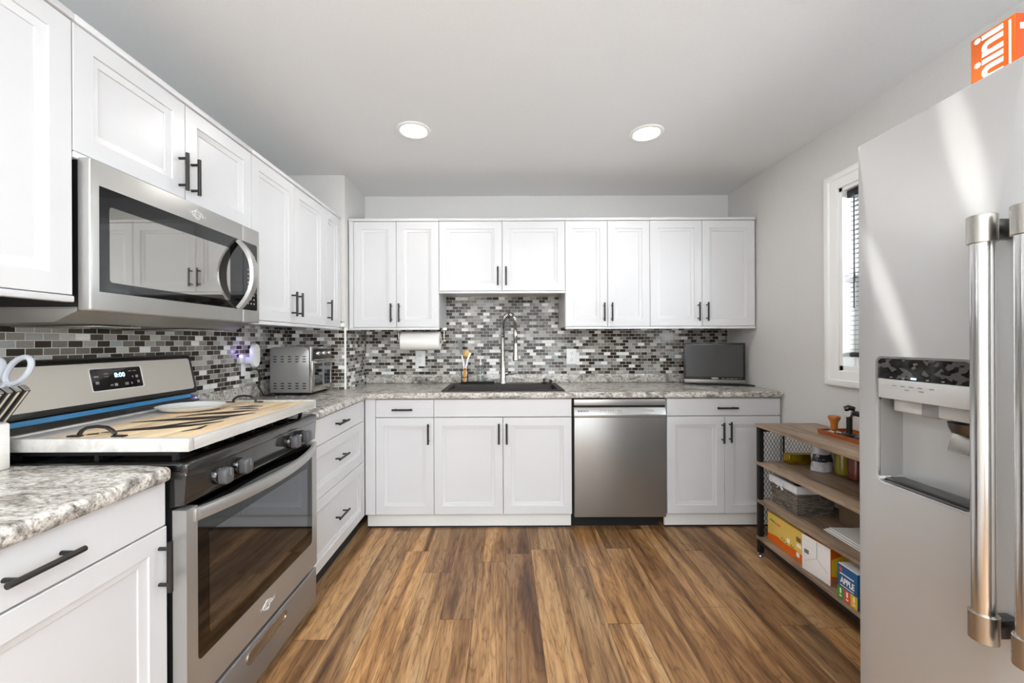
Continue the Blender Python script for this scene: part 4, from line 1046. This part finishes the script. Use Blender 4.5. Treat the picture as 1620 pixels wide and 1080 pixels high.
# ------------------------------------------------------------------ television on the counter
ang = math.atan2(2.955 - 3.085, 1.783 - 1.385)
tvw = math.hypot(1.783 - 1.385, 2.955 - 3.085)
tv = thing('television', 'small black flat television angled in the corner of the counter', 'television', (1.385, 3.085, CZ), ang)
MB().box(0, tvw, 0, .035, .012, .318, .004).build('bezel', 'tv_bezel', tv, local=True)
MB().box(.02, tvw - .02, .0355, .062, .04, .27, .01).build('back_shell', 'black_plastic', tv, local=True)
MB().box(.016, tvw - .016, -.0012, .001, .062, .302).build('screen', 'screen', tv, local=True)
MB().box(.001, tvw - .001, -.003, .001, .012, .040, .001).build('speaker_bar', 'speaker_bar', tv, local=True)
up = Vector((0, 0, 1)); rt = Vector((math.cos(ang), math.sin(ang), 0)); nrm = rt.cross(up)
tvp = lambda x, z, d=.0006: Vector((1.385, 3.085, CZ)) + rt * x + up * z + nrm * d
text('lettering', 'VIZIO', .014, tvp(.215, .050), rt, up, 'white_ink', tv, bold=.0004, sx=1.3)
mb = MB()
for x, a in ((.272, .022), (.302, .020), (.330, .024), (.358, .022), (.386, .008)): mb.box(x - a / 2, x + a / 2, -.0008, .0005, .047, .0525)
mb.build('print_marks', 'grey_ink', tv, local=True)
mb = MB().loft([[(x, y, z) for x, y in ((.10, -.05), (tvw + .055, -.03), (tvw + .06, .03), (tvw - .05, .085), (.12, .085), (.07, .03))] for z in (.0002, .008)])
mb.box(.17, .25, .020, .045, .008, .06, .003)
mb.build('stand', 'black_plastic', tv, local=True)

# ------------------------------------------------------------------ knife block, knives and scissors
kb = thing('knife_block', 'white knife block at the left edge on the near counter', 'knife block', (-1.40, 1.03, CZ))
KT = 1.036
MB().prism([(-1.47, CZ), (-1.332, CZ), (-1.332, KT), (-1.40, KT + .028), (-1.47, KT + .028)], 'Y', .985, 1.072, .004, 2).build('block', 'block_white', kb)
mb = MB()
for k in range(4): mb.prism([(-1.456 + k * .030 - .012, KT + .0285), (-1.456 + k * .030 + .012, KT + .0285), (-1.456 + k * .030 + .012, KT + .0289), (-1.456 + k * .030 - .012, KT + .0289)], 'Y', 1.03, 1.034)
axis = Vector((.60, 0, .80)).normalized(); perp = Vector((.80, 0, -.60))
for k, nmk in enumerate(('closest to the stove', 'second from the stove', 'third from the stove', 'farthest from the stove')):
    b = Vector((-1.342, 1.060 - .0185 * k, KT + .0125))
    kn = thing('knife', 'dark-handled knife in the white block, ' + nmk, 'knife', tuple(b), 0, 'knives in the white block')
    q = lambda c, hw, hy: [c + perp * a * hw + Vector((0, bb * hy, 0)) for a, bb in ((-1, -1), (1, -1), (1, 1), (-1, 1))]
    L_ = .104 - .001 * k
    MB().loft([q(b, .0100, .0062), q(b + axis * .04, .0105, .0066), q(b + axis * (L_ - .01), .0105, .0068), q(b + axis * L_, .0115, .0066)]).build('handle', 'knife_handle', kn)
    MB().loft([q(b + perp * .0008, .0105, .0018), q(b + perp * .0008 + axis * L_ * .985, .0116, .0018)]).build('tang', 'knife_edge', kn)
    MB().loft([q(b + axis * (L_ + .0002), .0105, .0058), q(b + axis * (L_ + .004), .009, .005)]).build('end_cap', 'steel', kn)
sc = thing('scissors', 'grey-handled kitchen scissors stuck in the back of the knife block', 'scissors', (-1.40, 1.060, KT + .03))
sy = 1.062
mb = MB()
def loop(c, a, b, rot):
    pts = []
    for k in range(25):
        t = 2 * PI * k / 24; u, v = a * math.cos(t), b * math.sin(t)
        pts.append((c[0] + u * math.cos(rot) - v * math.sin(rot), sy, c[1] + u * math.sin(rot) + v * math.cos(rot)))
    return pts
mb.tube(loop((-1.298, 1.178), .024, .044, -.75), .0068, 8)
mb.tube([(-1.325, sy, 1.150), (-1.35, sy, 1.12), (-1.372, sy, 1.066)], [.0065, .008, .006], 8)
mb.build('handle', 'scissor_grey', sc)
mb = MB(); sy += .004
mb.tube(loop((-1.372, 1.172), .023, .040, .2 - .75), .0068, 8)
mb.tube([(-1.368, sy, 1.135), (-1.376, sy, 1.10), (-1.380, sy, 1.066)], [.0065, .008, .006], 8)
mb.build('handle', 'scissor_grey', sc)
MB().box(-1.384, -1.368, 1.061, 1.067, 1.052, 1.085).build('blade', 'steel', sc)

# ------------------------------------------------------------------ shelf unit along the window wall
HX0, HX1, HY0, HY1 = 1.462, 1.816, 1.150, 2.330
su = thing('shelf_unit', 'low four-tier shelf unit, wood boards on a black metal frame', 'shelf unit', (1.64, 1.74, 0))
PX, PY = (HX0 + .004, HX1 - .030), (HY0 + .004, HY1 - .030)
for x in PX:
    for y in PY:
        MB().box(x, x + .026, y, y + .026, .020, .7465, .001).build('post', 'black_iron', su)
        MB().lathe([(0, 0), (.016, 0), (.019, .003), (.017, .010), (.006, .013), (.006, .0198), (0, .0198)], (x + .013, y + .013, 0), 'Z', 20).build('levelling_foot', 'chrome', su)
for z in (.7475, .529, .311, .098):
    MB().box(HX0 - (0.0 if z < .7 else .002), HX1, HY0, HY1 - (.004 if z < .7 else 0), z, z + .018, .0012).build('shelf_board', 'shelf_wood', su)
for x in PX:
    for z in ((.072,) if x < 1.6 else (.072, .7215)): MB().box(x + .002, x + .024, PY[0] + .0262, PY[1] - .0002, z, z + .0255).build('rail', 'black_iron', su)
for y in PY:
    for z in (.072, .7215): MB().box(PX[0] + .0262, PX[1] - .0002, y + .002, y + .024, z, z + .0255).build('rail', 'black_iron', su)
MB().box(1.612, 1.618, HY1 - .022, HY1 - .014, .118, .7215).build('centre_bar', 'black_iron', su)
def mesh_panel(u0, u1, v0, v1, place, pu=.0195, pv=.034, w=.0013):
    """diamond wire mesh in (u, v)"""
    mb = MB(); k = pv / pu
    for s in (1, -1):
        n0 = int(((v0 - v1) - abs(k * (u1 - u0))) / pv) - 2; n1 = int(((v1 - v0) + abs(k * (u1 - u0))) / pv) + 2
        for i in range(n0, n1):
            c = v0 + i * pv                       # v = c + s k (u - u0)
            us = [u0, u1] + [u0 + (v - c) / (s * k) for v in (v0, v1)]
            pts = sorted(u for u in us if u0 - 1e-6 <= u <= u1 + 1e-6 and v0 - 1e-6 <= c + s * k * (u - u0) <= v1 + 1e-6)
            if len(pts) >= 2 and pts[-1] - pts[0] > .002:
                a, b = pts[0], pts[-1]
                mb.tube([place(a, c + s * k * (a - u0)), place(b, c + s * k * (b - u0))], w, 4)
    return mb
for z0, z1 in ((.1165, .3105), (.3295, .5285), (.5475, .7215)):
    mesh_panel(PX[0] + .026, PX[1], z0, z1, lambda u, v: (u, HY1 - .0175, v)).build('wire_mesh', 'black_iron', su)

SZ = (.1163, .3293, .5473, .7658)
# --- on the top board
tw = thing('tamping_tray', 'brown wooden coffee tray on top of the shelf unit', 'tray', (1.71, 1.86, SZ[3]))
mb = MB().loft([rr3(1.632, 1.795, 1.62, 2.085, SZ[3], .006), rr3(1.630, 1.797, 1.618, 2.087, SZ[3] + .022, .006), rr3(1.637, 1.790, 1.625, 2.080, SZ[3] + .022, .005), rr3(1.637, 1.790, 1.625, 2.080, SZ[3] + .008, .005)])
mb.build('tray_body', 'tray_wood', tw)
TT = SZ[3] + .0083
tm = thing('coffee_tamper', 'coffee tamper with orange wooden grip standing on the brown tray', 'tamper', (1.672, 2.030, TT))
MB().lathe([(0, 0), (.028, 0), (.029, .002), (.029, .009), (.014, .016), (.011, .019), (0, .019)], (1.676, 2.030, TT), 'Z', 28).build('steel_base', 'chrome', tm)
MB().lathe([(0, .0192), (.014, .0192), (.0155, .030), (.0150, .045), (.0175, .060), (.0255, .075), (.0270, .083), (.024, .090), (.012, .0935), (0, .094)], (1.676, 2.030, TT), 'Z', 28).build('grip', 'tamper_wood', tm)
pf = thing('espresso_lever', 'black portafilter with silver collar held upright on the brown tray', 'portafilter', (1.70, 1.965, TT))
MB().lathe([(0, 0), (.036, 0), (.036, .010), (.016, .016), (.012, .020), (.012, .095), (0, .095)], (1.700, 1.968, TT), 'Z', 24).build('stand_post', 'black_plastic', pf)
MB().lathe([(0, 0), (.020, 0), (.022, .004), (.022, .016), (.019, .020), (0, .020)], (1.690, 1.968, TT + .1155), 'X', 24).build('collar', 'chrome', pf)
MB().tube([(1.682, 1.978, TT + .134), (1.695, 1.968, TT + .140), (1.715, 1.955, TT + .136)], [.012, .016, .012], 12).build('cap', 'black_gloss', pf)
MB().tube([(1.705, 1.965, TT + .118), (1.712, 1.92, TT + .116), (1.715, 1.83, TT + .114)], [.012, .014, .015], 14).build('handle', 'black_plastic', pf)
db = thing('coffee_distributor', 'low round black puck tool lying at the front of the brown tray', 'coffee tool', (1.69, 1.85, TT))
MB().lathe([(0, 0), (.030, 0), (.031, .003), (.031, .014), (.028, .018), (0, .018)], (1.680, 1.875, TT), 'Z', 28).build('puck', 'black_plastic', db)

# --- second board
gp = thing('gold_packet', 'gold foil packet on the upper shelf against the wire mesh', 'packet', (1.68, 2.27, SZ[2]))
mb = MB().box(1.602, 1.775, 2.247, 2.300, SZ[2], SZ[2] + .056, .006, 3); mb.build('foil_wrap', 'gold_foil', gp)
cbag = thing('snack_bag', 'silver white plastic bag with dark print on the upper shelf', 'bag', (1.705, 2.15, SZ[2]))
mb = MB(); rings = []
rnd = random.Random(3)
for k in range(11):
    a = k / 10; f = 1 - .35 * a ** 2.5
    rings.append([(1.706 + (.052 + .004 * math.sin(3 * t + k)) * math.cos(t) * (1 - .1 * a), 2.150 + .036 * f * math.sin(t) + .003 * math.sin(4 * t + 2 * k), SZ[2] + .0005 + .155 * a) for t in [2 * PI * j / 28 for j in range(28)]])
mb.loft(rings); mb.build('bag_body', 'bag_silver', cbag)
mb = MB(); rings = []
for zz in (.052, .066, .080, .092):
    a = zz / .155; k = a * 10
    rings.append([(1.706 + (.0525 + .004 * math.sin(3 * t + k)) * math.cos(t) * (1 - .1 * a), 2.150 + .0372 * (1 - .35 * a ** 2.5) * math.sin(t) + .003 * math.sin(4 * t + 2 * k), SZ[2] + zz) for t in [math.radians(185 + j * 9) for j in range(16)]])
mb.loft(rings, False, False, False); mb.build('printed_band', 'bag_print', cbag)
def jar(label, x, y, m, r=.034, h=.115):
    t = thing('spice_jar', label, 'jar', (x, y, SZ[2]), 0, 'jars on the upper shelf')
    MB().lathe([(0, 0), (r - .003, 0), (r, .004), (r, h - .02), (r * .8, h - .006), (r * .8, h), (0, h)], (x, y, SZ[2]), 'Z', 26).build('jar_body', m, t)
    MB().lathe([(0, h + .0003), (r * .86, h + .0003), (r * .86, h + .018), (r * .8, h + .02), (0, h + .02)], (x, y, SZ[2]), 'Z', 26).build('lid', 'black_plastic', t)
jar('olive yellow jar on the upper shelf beside the silver bag', 1.766, 2.085, 'jar_yellow')
jar('dark red jar on the upper shelf next to the refrigerator side', 1.766, 2.005, 'jar_red')

# --- third board: basket, brown box, napkins
bk = thing('wicker_basket', 'grey woven basket with white cloth liner and bow on the shelf', 'basket', (1.62, 2.18, SZ[1]))
def qr(x0, x1, y0, y1, z): return [(x0, y0, z), (x1, y0, z), (x1, y1, z), (x0, y1, z)]
B = (1.520, 1.722, 2.078, 2.286)
ins = lambda i: (B[0] + i, B[1] - i, B[2] + i, B[3] - i)
mb = MB().loft([qr(*ins(.008), SZ[1] + .0004), qr(*ins(0), SZ[1] + .148), qr(*ins(.007), SZ[1] + .148), qr(*ins(.014), SZ[1] + .008)]); mb.build('basket_body', 'woven_grass', bk)
mb = MB().loft([qr(*ins(-.004), SZ[1] + .116), qr(*ins(-.0055), SZ[1] + .135), qr(*ins(-.004), SZ[1] + .156), qr(*ins(.010), SZ[1] + .156), qr(*ins(.012), SZ[1] + .10)], False, False)
mb.bevel_where(lambda v: v.z > SZ[1] + .150, .004, 3)
mb.build('cloth_liner', 'liner_cloth', bk)
mb = MB(); bc = Vector((1.5125, 2.19, SZ[1] + .132))
for s in (-1, 1):
    mb.tube(smooth([bc, bc + Vector((-.010, s * .018, .012)), bc + Vector((-.010, s * .030, .002)), bc + Vector((-.006, s * .016, -.008)), bc], 5), .0035, 6, flat=1.6)
    mb.tube(smooth([bc, bc + Vector((-.006, s * .010, -.014)), bc + Vector((-.004, s * .022, -.026))], 5), .0030, 6, flat=1.6)
mb.tube([bc + Vector((-.008, -.005, 0)), bc + Vector((-.008, .005, 0))], .006, 8)
mb.build('bow', 'liner_cloth', bk)
bb = thing('brown_box', 'plain brown cardboard box at the back of the shelf beside the basket', 'box', (1.74, 1.92, SZ[1]))
MB().box(1.685, 1.795, 1.86, 2.015, SZ[1] + .0004, SZ[1] + .135, .002).build('box_body', 'brown_card', bb)
for k, lb in enumerate(('lowest', 'middle', 'topmost')):
    t = thing('paper_napkin', 'folded white paper napkin on the shelf before the brown box, %s of three' % lb, 'napkin', (1.60, 1.84, SZ[1] + .001 + .009 * k), 0, 'folded napkins on the shelf')
    z = SZ[1] + .001 + .009 * k; dx = .004 * k
    pts = [(1.530 + dx, z + .003), (1.56 + dx, z + .0015), (1.62 + dx, z), (1.68 + dx, z + .001)]
    mb = MB().loft([[(x, 1.70, zz), (x + .006, 1.925 - .012 * k, zz + .001), (x + .006, 1.925 - .012 * k, zz + .0055), (x, 1.70, zz + .0045)] for x, zz in pts]); mb.build('folded_sheet', 'paper_white', t)

# --- bottom board: cartons
yb = thing('snack_box', 'yellow box with orange lower edge lying on the bottom shelf', 'box', (1.60, 2.14, SZ[0]))
y0, y1, x0, x1, zt = 2.012, 2.276, 1.497, 1.70, SZ[0] + .160
MB().box(x0, x1, y0, y1, SZ[0] + .0004, zt, .0012).build('box_body', 'yellow_card', yb)
MB().prism([(y0 + .0008, SZ[0] + .002), (y1 - .0008, SZ[0] + .002), (y1 - .0008, SZ[0] + .040), (2.2, SZ[0] + .052), (2.13, SZ[0] + .044), (2.07, SZ[0] + .050), (y0 + .0008, SZ[0] + .046)], 'X', x0 - .0006, x0 + .0002).build('orange_band', 'orange_card', yb)
mb = MB()
for (a, b, c, d) in ((2.018, 2.050, .072, .090), (2.030, 2.052, .022, .045), (2.100, 2.122, .060, .082)): mb.box(x0 - .0007, x0 + .0002, a, b, SZ[0] + c, SZ[0] + d)
mb.build('label_patch', 'white_ink', yb)
mb = MB()
for k in range(9): mb.box(x0 - .0006, x0 + .0002, 2.020 + k * .0038, 2.020 + k * .0038 + (.0022 if k % 3 else .0012), SZ[0] + .100, SZ[0] + .124)
mb.build('bar_code', 'dark_ink', yb)
mb = MB()
for k in range(3): mb.box(x0 - .0006, x0 + .0002, 2.245 - k * .014, 2.255 - k * .014, SZ[0] + .118 - k * .001, SZ[0] + .128)
mb.build('green_print', 'green_ink', yb)
mb = MB()
for k in range(3): mb.box(x0 - .0006, x0 + .0002, 2.203 - k * .014, 2.213 - k * .014, SZ[0] + .114 - k * .001, SZ[0] + .124)
mb.build('red_print', 'red_ink', yb)
mb = MB()
for y, z in ((2.16, .062), (2.142, .058), (2.125, .05), (2.09, .056), (2.075, .056)): mb.lathe([(0, -.0006), (.005, -.0006), (.005, .0002), (0, .0002)], (x0, y, SZ[0] + z), 'X', 10)
mb.build('leaf_print', 'green_ink', yb)

wb = thing('snack_box', 'white-ended box with orange and yellow side on the bottom shelf', 'box', (1.60, 1.915, SZ[0]), math.radians(6))
ca, sa = math.cos(math.radians(6)), math.sin(math.radians(6))
Wt = lambda mb, nm, m: mb.build(nm, m, wb, local=True)
# local origin at the shelf; box 0.17 wide along local y, 0.26 deep along local x
Wt(MB().box(-.115, .135, -.070, .084, .0004, .172, .0012), 'box_body', 'white_ink')
Wt(MB().box(-.114, .134, -.0706, -.0695, .002, .170), 'side_panel', 'orange_card')
Wt(MB().prism([(-.11, .045), (-.02, .03), (.09, .05), (.09, .13), (.03, .145), (-.06, .135), (-.11, .120)], 'Y', -.0712, -.0705), 'yellow_shape', 'yellow_bright')
mb = MB()
for k in range(5): mb.box(-.105 + k * .022, -.091 + k * .022, -.0712, -.0705, .008, .028)
Wt(mb, 'print_marks', 'grey_ink')
Wt(MB().box(-.114, .134, -.069, .083, .1718, .1726), 'top_panel', 'orange_card')
mb = MB(); mb.box(-.1156, -.1148, -.002, .002, .09, .165)
mb.box(-.1156, -.1148, -.069, 0, .088, .0895, 0, 2, Matrix.Rotation(math.radians(34), 3, 'X'), (-.115, 0, .09)); mb.box(-.1156, -.1148, 0, .084, .088, .0895, 0, 2, Matrix.Rotation(math.radians(-32), 3, 'X'), (-.115, 0, .09))
Wt(mb, 'flap_seam', 'grey_plastic')
Wt(MB().box(-.1157, -.1148, .045, .07, .085, .105), 'grey_label', 'grey_ink')

ab = thing('apple_box', 'small blue carton lettered APPLE at the end of the bottom shelf', 'box', (1.50, 1.67, SZ[0]))
ax0, ax1, ay0, ay1, ah = 1.467, 1.545, 1.662, 1.764, .150
MB().box(ax0, ax1, ay0, ay1, SZ[0] + .0004, SZ[0] + ah, .0012).build('box_body', 'blue_card', ab)
MB().box(ax0 + .003, ax1 - .003, ay0 + .003, ay1 - .003, SZ[0] + ah, SZ[0] + ah + .003).build('pale_top', 'white_ink', ab)
for k, m_ in enumerate(('green_ink', 'red_ink', 'yellow_bright')):
    a = ay1 - .001 - k * .0335; MB().box(ax0 - .0006, ax0 + .0002, a - .033, a, SZ[0] + .002, SZ[0] + .055).build('colour_block', m_, ab)
    mb = MB(); mb.box(ax0 - .0010, ax0 - .0005, a - .021, a - .013, SZ[0] + .026, SZ[0] + .048).box(ax0 - .0010, ax0 - .0005, a - .023, a - .011, SZ[0] + .012, SZ[0] + .018); mb.build('block_print', 'white_ink', ab)
text('lettering', 'APPLE', .036, (ax0 - .0005, 1.712, SZ[0] + .086), (0, -1, 0), (0, 0, 1), 'white_ink', ab, bold=.0012, sx=.72)
mb = MB().box(ax0 - .0006, ax0 + .0002, 1.680, 1.750, SZ[0] + .112, SZ[0] + .117).box(ax0 - .0006, ax0 + .0002, 1.680, 1.750, SZ[0] + .062, SZ[0] + .065); mb.build('print_marks', 'white_ink', ab)
MB().lathe([(0, -.0006), (.009, -.0006), (.009, .0002), (0, .0002)], (ax0, 1.745, SZ[0] + .132), 'X', 18).build('round_badge', 'red_ink', ab)
